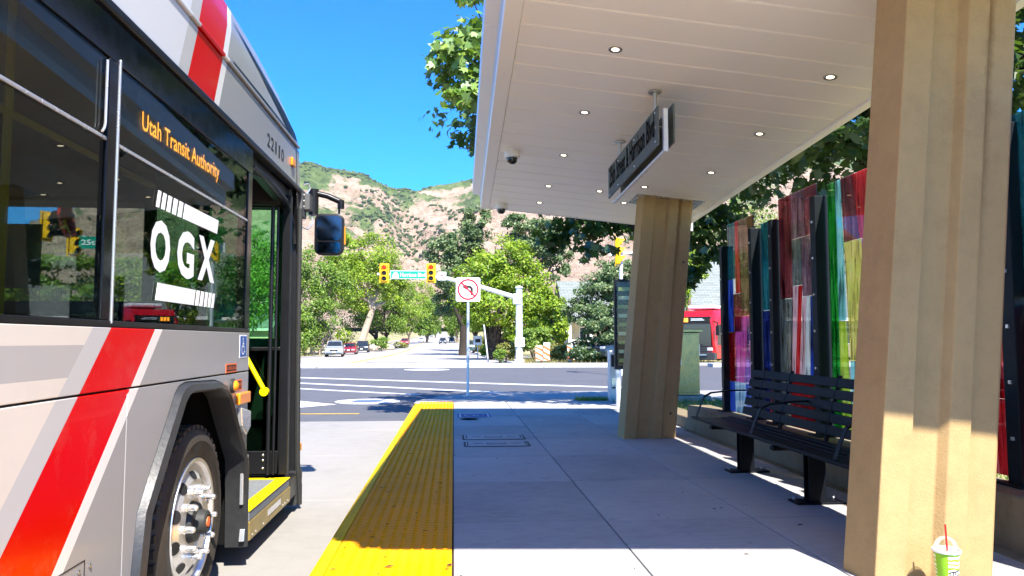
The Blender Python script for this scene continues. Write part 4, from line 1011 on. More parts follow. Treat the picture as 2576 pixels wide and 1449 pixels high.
B(BXL+.06, BX-.07, 5.98, 6.3, 2.17, 2.42).build('front_locker', 'interior_dark', bus, bev=.02)
MB().lathe([(.22, 0), (.235, .012), (.22, .024), (.205, .012)], (-3.2, 5.85, 1.28), seg=24, closed=True).build('steering_wheel', 'interior_dark', bus, smooth=40)
ss = B(-3.5, -2.95, 4.9, 5.4, .5, .68).build('driver_seat', 'seat_blue', bus, bev=.04)
B(-3.5, -2.95, 4.78, 4.95, .68, 1.45).build('seat_back', 'seat_blue', ss, bev=.05); B(-3.35, -3.1, 5.0, 5.3, .02, .5).build('seat_base', 'interior_dark', ss)
B(-3.8, -2.75, 4.55, 4.58, .02, 1.95).build('driver_partition', 'interior_dark', bus, bev=.004)
B(-3.42, -2.93, 5.58, 5.59, 1.47, 1.93).build('driver_shield', 'placard_grey', bus, bev=.004)
B(-3.8, -2.5, 4.6, 6.0, 2.2, 2.42).build('driver_locker', 'interior_dark', bus, bev=.01)
for k in range(4):
    y = -3.2+1.55*k
    for x in (-1.75, -3.35):
        s_ = B(x-.22, x+.22, y, y+.45, .42, .52).build('passenger_seat', 'seat_blue', bus, bev=.03); B(x-.22, x+.22, y-.07, y+.02, .52, 1.12).build('seat_back', 'seat_blue', s_, bev=.03); B(x-.03, x+.03, y+.15, y+.25, .02, .42).build('seat_post', 'steel', s_)
MB().tube([(-1.72, -5, 1.98), (-1.72, 4.4, 1.98)], .016, 8).build('hand_rail', 'handle_yellow', bus, smooth=40)
for y in (-1.5, 1.2, 3.0): MB().tube([(-1.72, y, .02), (-1.72, y, 2.42)], .016, 8).build('stanchion', 'handle_yellow', bus, smooth=40)
# kerb-side mirror
mr = MB().tube([(-1.24, 6.70, 2.20), (-1.24, 6.70, 2.43)], .044, 14).tube([(-1.24, 6.70, 2.40), (-1.12, 6.71, 2.375), (-1.005, 6.72, 2.325)], .026, 12).tube([(-1.005, 6.72, 2.34), (-1.005, 6.72, 2.265)], .03, 12).tube([(-1.02, 6.72, 2.27), (-1.02, 6.72, 2.2)], .010, 8).build('mirror_arm', 'bus_black', bus, smooth=40)
MB().box(-1.34, -1.285, 6.44, 6.62, 2.15, 2.38).box(-1.30, -1.24, 6.52, 6.68, 2.22, 2.36).build('mirror_bracket', 'interior_grey', bus, bev=.006)
for z in (2.34, 2.29, 2.24): MB().lathe([(.009, .0), (.009, .006), (.004, .009)], (-1.285, 6.50, z), axis='x', seg=8).build('bolt', 'steel', bus)
MB().tube([(-1.30, 6.55, 2.44), (-1.27, 6.6, 2.46), (-1.255, 6.62, 2.42), (-1.28, 6.58, 2.36)], .007, 6).build('cable', 'trim_silver', bus, smooth=40)
MB().tube([(-1.25, 6.68, 2.2), (-1.235, 6.66, 2.12), (-1.27, 6.6, 2.06), (-1.305, 6.5, 2.07)], .007, 6).build('cable', 'trim_silver', bus, smooth=40)
def rrect(x0, x1, z0, z1, r, y, n=6, taper=0):
    P = []
    for cx, cz, s in ((x1-r, z1-r, 0), (x0+r, z1-r, 1), (x0+r, z0+r, 2), (x1-r, z0+r, 3)):
        for k in range(n+1):
            a = math.pi/2*(s+k/n); x, z = cx+r*math.cos(a), cz+r*math.sin(a)
            x += taper*(z1-z)/(z1-z0)*(.5-(x-x0)/(x1-x0))
            P.append((x, y, z))
    return P
hd = MB().loft([rrect(-1.205, -.985, 1.862, 2.195, .05, 6.665), rrect(-1.222, -.968, 1.845, 2.212, .06, 6.672), rrect(-1.222, -.968, 1.845, 2.212, .06, 6.70), rrect(-1.20, -.985, 1.87, 2.19, .06, 6.76), rrect(-1.16, -1.02, 1.92, 2.14, .05, 6.79)]).build('mirror_head', 'bus_black', bus, smooth=45)
tl = Matrix.Rotation(R(-7), 3, 'Z')
MB().poly(rrect(-1.203, -.988, 1.975, 2.192, .045, 6.6625)).build('mirror_glass', 'mirror_glass', hd)
MB().poly([(x, y-.004*(1.97-z), z) for x, y, z in rrect(-1.200, -.995, 1.866, 1.962, .03, 6.6625)]).build('spot_glass', 'mirror_glass', hd)
MB().box(-.966, -.955, 6.67, 6.70, 1.94, 2.10).build('repeater_lamp', 'orange_lens', hd, bev=.003)
# driver-side mirror on its red arm, seen through the glass
ra = MB().tube([(-3.30, 6.46, 2.52), (-3.34, 6.72, 2.50), (-3.40, 6.86, 2.43), (-3.43, 6.88, 2.22), (-3.40, 6.88, 2.12), (-3.36, 6.86, 2.02)], [.05, .055, .06, .06, .065, .045], 10).build('mirror_arm', 'mirror_red', bus, smooth=50)
h2 = MB().loft([rrect(-3.54, -3.36, 2.02, 2.24, .04, 6.86), rrect(-3.54, -3.36, 2.02, 2.24, .04, 6.92), rrect(-3.50, -3.40, 2.06, 2.2, .03, 6.97)]).build('mirror_head', 'bus_black', ra, smooth=45)
# ================================================================== STREET THINGS
def noleft(mb_par, c, s, z0, y, prefix):
    """no-left-turn face, centre c=(x,z), size s, facing -y; layers 1.5 mm apart"""
    x, z = c; h = s/2
    def rr(m, r):
        return [(px, y, pz_) for px, _, pz_ in rrect(x-h+m, x+h-m, z-h+m, z+h-m, r, y)]
    pl_ = MB().prism(rr(0, s*.08), (0, .004, 0)).build('sign_plate', 'sign_white', mb_par)
    k = s*.012
    o, i = rr(s*.03, s*.06), rr(s*.045, s*.05); n = len(o)
    MB().add([(p[0], y-.0015, p[2]) for p in o+i], [(j, (j+1)%n, n+(j+1)%n, n+j) for j in range(n)]).build('border', 'black_vinyl', pl_)
    P = lambda a, b: (x+a*s, y-.0018, z+b*s)
    MB().poly([P(.20, -.24), P(.10, -.24), P(.10, .02), P(.055, .06), P(-.06, .06), P(-.06, -.02), P(-.24, .105), P(-.06, .235), P(-.06, .155), P(.10, .155), P(.20, .06)]).build('arrow', 'black_vinyl', pl_)
    t = np.linspace(0, 2*math.pi, 41)[:-1]; n = 40
    MB().add([(x+r*s*math.cos(a), y-.0034, z+r*s*math.sin(a)) for r in (.435, .365) for a in t], [(j, (j+1)%n, n+(j+1)%n, n+j) for j in range(n)]).build('ring', 'sign_red', pl_)
    u = Vector((-.7071, .7071)); w = Vector((.7071, .7071))*.034
    q = [u*.385+w, u*.385-w, -u*.385-w, -u*.385+w]
    MB().poly([(x+p.x*s, y-.0036, z+p.y*s) for p in q]).build('slash', 'sign_red', pl_)
    return pl_
sp = thing('no_left_turn_sign', 'square no left turn sign on a steel post at the platform end', 'road sign', (.35, 19.0, -.28))
MB().tube([(.35, 19.03, -.33), (.35, 19.03, 2.66)], .035, 8).build('post', 'galvanised', sp, smooth=30)
noleft(sp, (.347, 2.385), .61, 0, 18.985, '')
for z in (2.60, 2.17): MB().lathe([(.014, 18.98), (.014, 18.972)], (.35, 0, z), axis='y', seg=8).build('bolt', 'trim_silver', sp)
for z in (1.95, 1.8, 1.6, 1.35): MB().lathe([(.010, 18.996), (.010, 18.992)], (.35, 0, z), axis='y', seg=8).build('hole', 'rubber', sp)
# ------------------------------------------------------------------ signal mast
ms = thing('signal_mast', 'grey traffic signal pole with a long arm across the side street', 'signal pole', (4.18, 48.5, RZ))
MB().tube([(4.18, 48.5, -.3), (4.18, 48.5, 4.5)], [.235, .2], 20).build('pole', 'mast_grey', ms, smooth=40)
MB().lathe([(.27, 4.5), (.23, 4.56), (.08, 4.64), (0, 4.66)], (4.18, 48.5, 0), seg=18).build('cap', 'mast_grey', ms, smooth=40)
MB().lathe([(.34, -.3), (.34, -.12), (.26, -.08)], (4.18, 48.5, 0), seg=18).build('base_cover', 'mast_grey', ms, smooth=40)
MB().box(3.78, 4.3, 48.22, 48.8, 3.45, 4.12).build('arm_clamp', 'mast_grey', ms, bev=.05)
MB().tube([(3.95, 48.5, 3.88), (1.72, 48.5, 4.55), (-.45, 48.5, 5.08), (-2.36, 48.5, 5.27), (-4.9, 48.5, 5.33)], [.16, .14, .12, .10, .08], 12).build('arm', 'mast_grey', ms, smooth=40)
wp = MB().box(3.89, 4.50, 48.22, 48.25, .72, 1.30); wp.build('notice_plate', 'sign_white', ms, bev=.01)
m = MB(); text(m, 'NO', (4.06, 48.214, 1.13), (.28, 0, 0), (0, 0, .1), .02); m.box(3.96, 4.44, 48.21, 48.214, .98, 1.03).box(3.96, 4.44, 48.21, 48.214, .86, .91); m.build('lettering', 'sign_text', ms)
pb = MB().box(4.1, 4.3, 48.12, 48.28, .55-1.25, .95-1.25).build('push_button', 'sign_white', ms, bev=.02)
def signal(x, y, z, label, lit=True, rot=0, par=None):
    t = thing('traffic_light', label, 'traffic light', (0, 0, 0), 'traffic lights on mast arms')
    MB().box(-.30, .30, .06, .09, -.62, .62).build('backplate', 'signal_yellow', t, bev=.04)
    MB().box(-.215, .215, .055, .058, -.55, .55).build('backplate_face', 'signal_black', t)
    MB().box(-.19, .19, -.12, .055, -.53, .53).build('housing', 'signal_yellow', t, bev=.03)
    MB().box(-.05, .05, .09, .3, -.2, .2).build('clamp', 'mast_grey', t)
    for k, zz in enumerate((.35, 0, -.35)):
        ln = MB().lathe([(.14, -.125), (.10, -.135), (0, -.14)], (0, 0, zz), axis='y', seg=20).build('lens', 'signal_red' if (lit and k == 0) else 'lens_dark', t, smooth=60)
        n = 12; A = [R(-25)+R(230)*i/n for i in range(n+1)]
        vz = MB().loft([[(.16*math.cos(a), -.12, zz+.16*math.sin(a)) for a in A], [(.165*math.cos(a), -.20-.14*max(0, math.sin(a)), zz+.16*math.sin(a)+.0) for a in A], [(.15*math.cos(a), -.20-.14*max(0, math.sin(a)), zz+.145*math.sin(a)) for a in A], [(.145*math.cos(a), -.12, zz+.145*math.sin(a)) for a in A]], cap=False, closed=False)
        vz.build('visor', 'signal_yellow', t, smooth=40)
    t.location = (x, y, z); t.rotation_euler = (0, 0, rot); return t
signal(-4.43, 48.2, 5.37, 'red traffic light at the arm tip, left of the green sign')
signal(-1.48, 48.2, 5.40, 'red traffic light between the green street name sign and the small no left turn sign')
gs = thing('street_name_sign', 'green Harrison Blvd street name sign on the signal arm', 'street sign', (-2.92, 48.3, 5.28))
MB().box(-4.07, -1.77, 48.25, 48.28, 5.0, 5.56).build('plate', 'sign_green', gs, bev=.01)
MB().box(-4.05, -1.79, 48.246, 48.249, 5.515, 5.54).box(-4.05, -1.79, 48.246, 48.249, 5.02, 5.045).box(-4.05, -4.025, 48.246, 48.249, 5.046, 5.514).box(-1.815, -1.79, 48.246, 48.249, 5.046, 5.514).build('border', 'sign_white', gs)
m = MB(); text(m, 'Harrison Blvd', (-3.42, 48.243, 5.16), (1.58, 0, 0), (0, 0, .25), .022, 1.05); m.build('lettering', 'sign_white', gs)
q = [(-3.92, 5.10), (-3.52, 5.10), (-3.53, 5.24), (-3.58, 5.36), (-3.66, 5.44), (-3.72, 5.46), (-3.78, 5.44), (-3.86, 5.36), (-3.91, 5.24)]
rs = MB().poly([(x, 48.243, z) for x, z in q]).build('route_shield', 'sign_white', gs)
m = MB(); text(m, '203', (-3.83, 48.239, 5.2), (.22, 0, 0), (0, 0, .11), .01); m.build('route_number', 'sign_text', rs)
sl2 = thing('no_left_turn_sign', 'small square no left turn sign hung on the signal arm', 'road sign', (-.78, 48.3, 5.2))
noleft(sl2, (-.785, 5.21), .54, 0, 48.2, '')
MB().box(-.83, -.74, 48.21, 48.4, 5.1, 5.3).build('clamp', 'mast_grey', sl2)
# second mast, seen through the bus windscreen
m2 = thing('signal_mast', 'grey signal mast seen through the bus windscreen', 'signal pole', (-19.5, 33, RZ))
MB().tube([(-19.5, 33, -.3), (-19.5, 33, 6.6)], [.2, .16], 16).build('pole', 'mast_grey', m2, smooth=40)
MB().tube([(-19.5, 33, 5.8), (-17, 32.5, 5.65), (-14, 32, 5.1)], [.12, .1, .08], 10).build('arm', 'mast_grey', m2, smooth=40)
signal(-16.7, 32.2, 5.80, 'yellow traffic light behind the bus windscreen, nearer its mast pole', False, R(68))
signal(-15.52, 32.0, 5.13, 'yellow traffic light behind the bus windscreen, at the arm tip', False, R(68))
g2 = thing('street_name_sign', 'green numbered street sign seen through the bus windscreen', 'street sign', (-14.6, 32, 5.1))
MB().box(-15.3, -13.9, 31.9, 31.93, 4.85, 5.35).build('plate', 'sign_green', g2)
m = MB(); text(m, '25th St', (-15.2, 31.89, 5.0), (1.2, 0, 0), (0, 0, .22), .02); m.build('lettering', 'sign_white', g2)
# signal glimpsed right, left of the column
m3 = thing('signal_mast', 'short grey signal pole half hidden by the farther concrete column', 'signal pole', (6.72, 30, RZ))
MB().tube([(6.72, 30, -.3), (6.72, 30, 4.75)], .07, 12).build('pole', 'mast_grey', m3, smooth=40); MB().tube([(6.72, 30, 4.6), (7.6, 30, 4.7)], .05, 8).build('arm', 'mast_grey', m3, smooth=40)
signal(6.55, 29.9, 4.7, 'yellow traffic light seen side on, just left of the farther concrete column', False, R(80))
# ------------------------------------------------------------------ platform-end furniture
to = thing('map_totem', 'glass fronted route map totem half hidden behind the farther column', 'map display', (3.0, 12.6, 0))
MB().box(2.70, 3.5, 12.55, 12.66, .62, 2.14).build('case', 'post_slate', to, bev=.01)
MB().box(2.735, 3.465, 12.53, 12.548, .68, 2.09).build('map_sheet', 'clear_glass', to)
for k in range(9):
    z = .74+.15*k
    MB().box(2.76, 2.78+.66*(.4+.6*((k*37) % 10)/10), 12.5485, 12.5495, z, z+.06).build('map_print', ['leaf_green_print', 'pale_print'][k % 2], to)
for x in (2.72, 3.42): MB().box(x, x+.07, 12.57, 12.64, 0, .62).build('leg', 'galvanised', to, bev=.005)
tv = thing('ticket_validator', 'slim grey ticket post at the left of the farther column', 'ticket machine', (2.92, 13.9, 0))
MB().box(2.86, 3.06, 13.8, 14.0, -.03, .92).build('body', 'galvanised', tv, bev=.015)
MB().box(2.89, 3.03, 13.795, 13.80, .62, .84).build('screen', 'signal_black', tv, bev=.004); MB().box(2.90, 3.02, 13.795, 13.80, .28, .42).build('reader', 'trim_silver', tv, bev=.004); MB().box(2.90, 3.02, 13.795, 13.80, .22, .25).build('slot', 'signal_black', tv)
MB().box(2.82, 3.10, 13.76, 14.04, -.04, -.012).build('base_plate', 'steel', tv)
cb = thing('utility_cabinet', 'stainless steel utility cabinet on a concrete pad right of the farther column', 'cabinet', (4.1, 13.9, 0))
MB().box(3.62, 4.46, 13.5, 14.25, .11, 1.25).build('body', 'cabinet_steel', cb, bev=.012)
MB().box(3.57, 4.51, 13.45, 14.30, 1.25, 1.31).build('top', 'cabinet_steel', cb, bev=.008)
for a, b in ((3.64, 4.03), (4.05, 4.44)):
    d = MB().box(a, b, 13.485, 13.499, .16, 1.22).build('door', 'cabinet_steel', cb, bev=.004); MB().box(b-.06 if a < 4 else a+.03, b-.03 if a < 4 else a+.06, 13.465, 13.484, .66, .80).build('handle', 'steel', d)
MB().box(3.5, 4.62, 13.36, 14.45, -.2, .11).build('pad', 'path_concrete', cb, bev=.015)
# barricade boards
def barricade(x, y, h, tilt, label):
    t = thing('barricade_board', label, 'barricade', (x, y, -.16), 'striped barricade boards')
    tf = lambda a, z, d: (x + a + tilt*z, y+d, -.16+z)
    MB().prism([tf(-.2, .02, 0), tf(.2, .02, 0), tf(.2, h, 0), tf(-.2, h, 0)], (0, .04, 0)).build('board', 'sign_white', t, bev=.01)
    z = -.2
    while z < h:
        p = [(-.2, z), (.2, z-.22), (.2, z-.05), (-.2, z+.17)]
        p = [(a, min(max(b, .03), h-.02)) for a, b in p]
        if max(b for a, b in p)-min(b for a, b in p) > .03: MB().poly([tf(a, b, -.004) for a, b in p]).build('stripe', 'barrier_orange', t)
        z += .34
    MB().box(x-.3, x+.3, y-.2, y+.25, -.16, -.11).build('foot', 'rubber', t, bev=.01)
barricade(5.1, 45.2, .95, -.02, 'leftmost orange and white striped barricade board beside the signal pole')
barricade(5.62, 46.0, 1.15, .04, 'tallest orange and white barricade board, middle of the three')
barricade(7.1, 45.6, 1.0, -.05, 'rightmost striped barricade board standing alone before the hedge')
lp = thing('marker_pole', 'thin white pole leaning beside the signal mast', 'pole', (2.35, 52, -.3)); MB().tube([(2.35, 52, -.35), (2.05, 52, 2.2)], .05, 8).build('pole', 'mast_grey', lp, smooth=40)
bs = thing('street_post_sign', 'small square sign on a thin post under the big tree', 'road sign', (2.0, 64, -.4))
MB().tube([(2.0, 64, -.45), (2.0, 64, 1.55)], .04, 8).build('post', 'galvanised', bs, smooth=40); MB().box(1.65, 2.35, 63.9, 63.93, .72, 1.5).build('plate', 'sign_white', bs, bev=.02); MB().box(1.78, 2.22, 63.89, 63.899, .95, 1.25).build('symbol', 'black_vinyl', bs)
# ------------------------------------------------------------------ cars
def car(name, label, loc, rz, paint, kind='sedan', scale=1.0, plate=True, group='cars on the side street'):
    L, W_, H = dict(sedan=(4.6, 1.8, 1.45), suv=(4.7, 1.9, 1.72), jeep=(4.3, 1.88, 1.85))[kind]
    t = thing(name, label, 'car', (0, 0, 0), group); hw = W_/2
    # side profile from the nose (y=-L/2) to the tail
    if kind == 'sedan': low = [(-.5, .28, .62), (-.47, .22, .72), (-.20, .2, .90), (.26, .2, .95), (.46, .22, .98), (.5, .3, .75)]; cab = [(-.22, .88), (-.08, 1.42), (.18, 1.45), (.42, .97)]
    elif kind == 'suv': low = [(-.5, .35, .75), (-.47, .28, .92), (-.25, .26, 1.06), (.25, .26, 1.08), (.47, .28, 1.06), (.5, .36, .85)]; cab = [(-.26, 1.04), (-.10, 1.66), (.30, 1.72), (.47, 1.05)]
    else: low = [(-.5, .45, .85), (-.47, .42, 1.05), (-.2, .40, 1.12), (.2, .4, 1.12), (.47, .42, 1.12), (.5, .45, .95)]; cab = [(-.16, 1.10), (-.10, 1.80), (.42, 1.85), (.47, 1.10)]
    rings = []
    for f, zb, zt in low:
        e = .93 if abs(f) > .48 else 1
        zm = zb+(zt-zb)*.55
        rings.append([(-hw*.94*e, f*L, zb), (hw*.94*e, f*L, zb), (hw*e, f*L, zm), (hw*.95*e, f*L, zt-.04), (hw*.86*e, f*L, zt), (-hw*.86*e, f*L, zt), (-hw*.95*e, f*L, zt-.04), (-hw*e, f*L, zm)])
    body = MB().loft(rings).build('body', paint, t, smooth=40)
    (a, za), (b, zb), (c, zc), (d, zd) = cab
    w0, w1 = hw*.88, hw*.70
    q = lambda f, w, z: [(-w, f*L, z), (w, f*L, z)]
    cb_ = MB().add(q(a, w0, za)+q(b, w1, zb)+q(c, w1, zc)+q(d, w0, zd), [(0,1,3,2),(2,3,5,4),(4,5,7,6),(0,2,4,6),(1,7,5,3)]).build('cabin', paint, t, bev=.03)
    lerp = lambda p, q_, k: p+(q_-p)*k
    o = .012
    def pane(f0, z0, f1, z1, ww0, ww1, s):
        nz = Vector((0, -(z1-z0), (f1-f0)*L)); nz = nz.normalized()*o*s
        return [Vector((-ww0, f0*L, z0))+nz, Vector((ww0, f0*L, z0))+nz, Vector((ww1, f1*L, z1))+nz, Vector((-ww1, f1*L, z1))+nz]
    MB().poly(pane(lerp(a,b,.12), lerp(za,zb,.12), lerp(a,b,.9), lerp(za,zb,.9), w0*.92, w1*.94, 1)).build('windscreen', 'window_dark', t)
    MB().poly(pane(lerp(d,c,.15), lerp(zd,zc,.15), lerp(d,c,.88), lerp(zd,zc,.88), w0*.92, w1*.94, -1)).build('rear_window', 'window_dark', t)
    for s in (-1, 1):
        for k0, k1 in ((.04, .48), (.52, .95)):
            P = []
            for fr_, tz in ((k0, .1), (k1, .1), (k1, .85), (k0, .85)):
                f_lo = lerp(a, d, fr_); f_hi = lerp(b, c, min(1, max(0, fr_))); z_lo = lerp(za, zd, fr_); z_hi = lerp(zb, zc, fr_)
                P.append((s*(lerp(w0, w1, tz)+.008), lerp(f_lo, f_hi, tz)*L, lerp(z_lo, z_hi, tz)))
            MB().poly(P).build('side_window', 'window_dark', t)
        MB().box(min(s*hw, s*(hw+.16)), max(s*hw, s*(hw+.16)), a*L+.25, a*L+.38, za+.02, za+.16).build('wing_mirror', paint, t, bev=.03)
        z = low[1][2]-.14
        MB().box(s*hw*.62-.2, s*hw*.62+.2, -L*.5-.012, -L*.44, z-.08, z+.07).build('headlamp', 'clear_lamp', t, bev=.03)
        MB().box(s*hw*.76-.13, s*hw*.76+.13, L*.44, L*.5+.012, z-.12, z+.08).build('tail_lamp', 'sign_red', t, bev=.03)
        for f in (-.31, .30):
            r = .34 if kind == 'sedan' else .38
            wl = MB().lathe([(r*.6, -.1), (r*.95, -.11), (r, -.08), (r, .08), (r*.95, .11), (r*.6, .1)], (s*(hw-.12), f*L, r), axis='x', seg=20).build('wheel', 'tyre', t, smooth=40)
            MB().lathe([(0, .10*s), (r*.3, .10*s), (r*.62, .085*s)], (s*(hw-.12), f*L, r), axis='x', seg=16).build('rim', 'alloy', wl)
    z = low[0][2]
    MB().box(-hw*.42, hw*.42, -L*.5-.014, -L*.49, z-.16, z+.03).build('grille', 'signal_black', t, bev=.01)
    MB().box(-hw*.85, hw*.85, -L*.5-.01, -L*.485, .36, .46).build('front_bumper', 'rubber', t, bev=.01); MB().box(-hw*.85, hw*.85, L*.485, L*.5+.01, .36, .48).build('rear_bumper', 'rubber', t, bev=.01)
    if plate: MB().box(-.16, .16, -L*.5-.024, -L*.5-.015, .46, .60).build('number_plate', 'sign_white', t); MB().box(-.16, .16, L*.5+.015, L*.5+.024, .6, .74).build('number_plate', 'sign_white', t)
    if kind == 'jeep': MB().lathe([(0, L*.5+.2), (.3, L*.5+.2), (.36, L*.5+.12), (.36, L*.5+.03)], (0, 0, .95), axis='y', seg=20).build('spare_wheel', 'tyre', t, smooth=40)
    t.location = loc; t.rotation_euler = (0, 0, rz); t.scale = (scale,)*3; return t
plain('car_silver', (.46, .48, .49), .25, .5, .5, .04, coat=.4); plain('car_red', (.35, .015, .02), .25, .2, .5, .05, coat=.4); plain('car_dark', (.025, .035, .045), .2, .2, .5, .05, coat=.4)
plain('car_green', (.05, .09, .09), .25, .2, .5, coat=.4); plain('car_white', (.7, .71, .72), .3, 0, .5, coat=.3); plain('clear_lamp', (.75, .77, .78), .1, .4)
def on(x, y): return (x, y, base(y)+.012)
car('parked_car', 'silver parked SUV nearest of the row on the left kerb', on(-12.65, 82), R(6), 'car_silver', 'suv')
car('parked_car', 'red hatchback parked between the silver SUV and the dark SUV', on(-13.1, 97), R(3), 'car_red', 'sedan')
car('parked_car', 'dark blue SUV parked behind the red hatchback on the left kerb', on(-13.3, 112), R(3), 'car_dark', 'suv')
car('parked_car', 'red car parked farther up the left side beyond the purple tree', on(-11.9+.2, 182), R(1), 'car_red', 'suv')
car('parked_car', 'white car parked far up the left side of the street', on(-11.2, 262), R(1), 'car_white', 'sedan')
car('parked_car', 'dark green off-roader with spare wheel parked on the right kerb', on(1.9, 104), R(1), 'car_green', 'jeep')
car('driving_car', 'dark car driving up the street seen from behind, centre right', on(-3.0, 205), R(180)+R(180), 'car_dark', 'suv')
car('parked_car', 'white car parked at the right kerb beyond the dark driving car', on(-1.5, 262), R(1), 'car_white', 'suv')
car('parked_car', 'dark car parked at the right kerb farthest of the two there', on(-.7, 245), R(1), 'car_dark', 'suv')
car('parked_car', 'small teal car far up on the left kerb', on(-16.6, 520), R(1), 'car_green', 'sedan')
pk = car('pickup_truck', 'dark vehicle with a bright grille half hidden behind the hedge by the column', (10.6, 45.6, -.16), R(-62), 'car_dark', 'suv', 1.08)
# ------------------------------------------------------------------ red bus in the distance
rb = thing('city_bus', 'red and white city bus seen front on beyond the steel cabinet', 'bus', (0, 0, 0))
MB().loft([[(-1.27, y, .35), (1.27, y, .35), (1.27, y, z1-.25), (1.1, y, z1), (-1.1, y, z1), (-1.27, y, z1-.25)] for y, z1 in ((-5.9, 2.75), (-5.5, 3.15), (-3, 3.3), (5.5, 3.3))]).build('body', 'red_paint', rb, smooth=35)
MB().box(-1.29, 1.29, -6.05, -5.5, .28, .72).build('front_bumper', 'arch_plastic', rb, bev=.05)
MB().box(-1.08, 1.08, -6.0, -5.88, 1.05, 2.40).build('windscreen', 'window_dark', rb, bev=.05)
MB().box(-.85, .85, -5.99, -5.9, .74, 1.04).build('front_panel', 'arch_plastic', rb, bev=.03)
for s in (-1, 1): MB().tube([(s*1.22, -5.72, .7), (s*1.2, -5.93, 1.2), (s*1.16, -5.95, 2.2), (s*1.0, -5.86, 2.85)], .1, 8).build('front_pillar', 'red_paint', rb, smooth=50)
dd = MB().box(-1.1, 1.1, -5.98, -5.8, 2.42, 2.8).build('destination_display', 'gloss_black', rb, bev=.03)
MB().box(-.75, -.62, -5.99, -5.982, 2.5, 2.72).box(-.58, -.45, -5.99, -5.982, 2.5, 2.72).box(-.41, -.28, -5.99, -5.982, 2.5, 2.72).build('route_number', 'led_amber', dd)
MB().box(-.1, .7, -5.99, -5.982, 2.58, 2.62).box(-.1, .6, -5.99, -5.982, 2.66, 2.69).build('lettering', 'sign_white', dd)
for s in (-1, 1):
    MB().box(min(s*1.272, s*1.28), max(s*1.272, s*1.28), -5.4, 5.3, 1.15, 2.35).build('side_window', 'window_dark', rb)
    MB().box(s*1.0-.16, s*1.0+.16, -5.99, -5.9, .82, 1.0).build('headlamp', 'clear_lamp', rb, bev=.03)
    MB().tube([(s*1.25, -5.9, 2.5), (s*1.5, -6.1, 2.45), (s*1.5, -6.1, 2.2)], .04, 6).box(s*1.5-.1, s*1.5+.1, -6.15, -6.05, 1.7, 2.25).build('mirror', 'bus_black', rb)
    for y in (-3.3, 3): MB().lathe([(0, -.1), (.46, -.1), (.48, 0), (.46, .1), (0, .1)], (s*1.18, y, .48), axis='x', seg=20).build('wheel', 'tyre', rb, smooth=40)
MB().box(-.9, .9, -6.35, -6.05, .55, .62).box(-.5, -.44, -6.3, -6.2, .6, 1.2).box(.44, .5, -6.3, -6.2, .6, 1.2).box(-.5, .5, -6.28, -6.22, 1.15, 1.2).build('bike_rack', 'steel', rb)
MB().box(-.9, .9, -4.2, 3, 3.3, 3.55).build('roof_unit', 'sign_white', rb, bev=.1)
rb.location = (17.45, 48.2, RZ); rb.rotation_euler = (0, 0, R(-36)); 
# ------------------------------------------------------------------ cup
cu = thing('drink_cup', 'green patterned cold drink cup with dome lid and red straw beside the near column', 'cup', (2.165, 3.24, 0))
o = MB().lathe([(0, .004), (.036, .004), (.037, 0), (.038, .004), (.052, .176), (.054, .178)], (2.165, 3.24, 0), seg=36).build('cup_wall', 'cup_print', cu, smooth=40)
MB().lathe([(.050, .17), (.058, .174), (.058, .184), (.053, .186), (.050, .197), (.044, .216), (.033, .232), (.018, .240), (.010, .241)], (2.165, 3.24, 0), seg=32).build('lid', 'clear_glass', cu, smooth=50)
MB().lathe([(.0575, .174), (.0590, .178), (.0590, .184), (.0575, .187), (.0545, .186), (.0545, .175)], (2.165, 3.24, 0), seg=32, closed=True).build('lid_rim', 'white_vinyl', cu, smooth=50)
MB().lathe([(0, .172), (.048, .170), (.050, .165)], (2.165, 3.24, 0), seg=24).build('drink', 'pale_drink', cu)
MB().tube([(2.172, 3.238, .09), (2.163, 3.238, .292)], .0042, 10).build('straw', 'red_paint', cu, smooth=40)
lb = MB(); v, f = textgeo('SLURPEE', .03, 1.0)
def wrap(a0, a1, z0, z1, e, sl=.012):
    def g(u, w_):
        a = a0+(a1-a0)*u; z = z0+(z1-z0)*w_ + sl*u; r = .038 + (.052-.038)*(z-.004)/.172 + e
        return (2.165+r*math.cos(a), 3.24+r*math.sin(a), z)
    return g
g = wrap(R(-112), R(-28), .072, .098, .0008); n = 14
bd = MB().add([g(i/n, k) for k in (0, 1) for i in range(n+1)], [(i, i+1, n+2+i, n+1+i) for i in range(n)]).build('brand_panel', 'black_vinyl', cu)
g = wrap(R(-109), R(-31), .077, .093, .0014); MB().add([g(*q) for q in v], f).build('brand_lettering', 'white_vinyl', bd)
g = wrap(R(-128), R(-122), .07, .078, .0012); MB().poly([g(.5+.5*math.cos(t), .5+.5*math.sin(t)) for t in np.linspace(0, 6.28, 13)[:-1]]).build('badge', 'handle_yellow', cu)
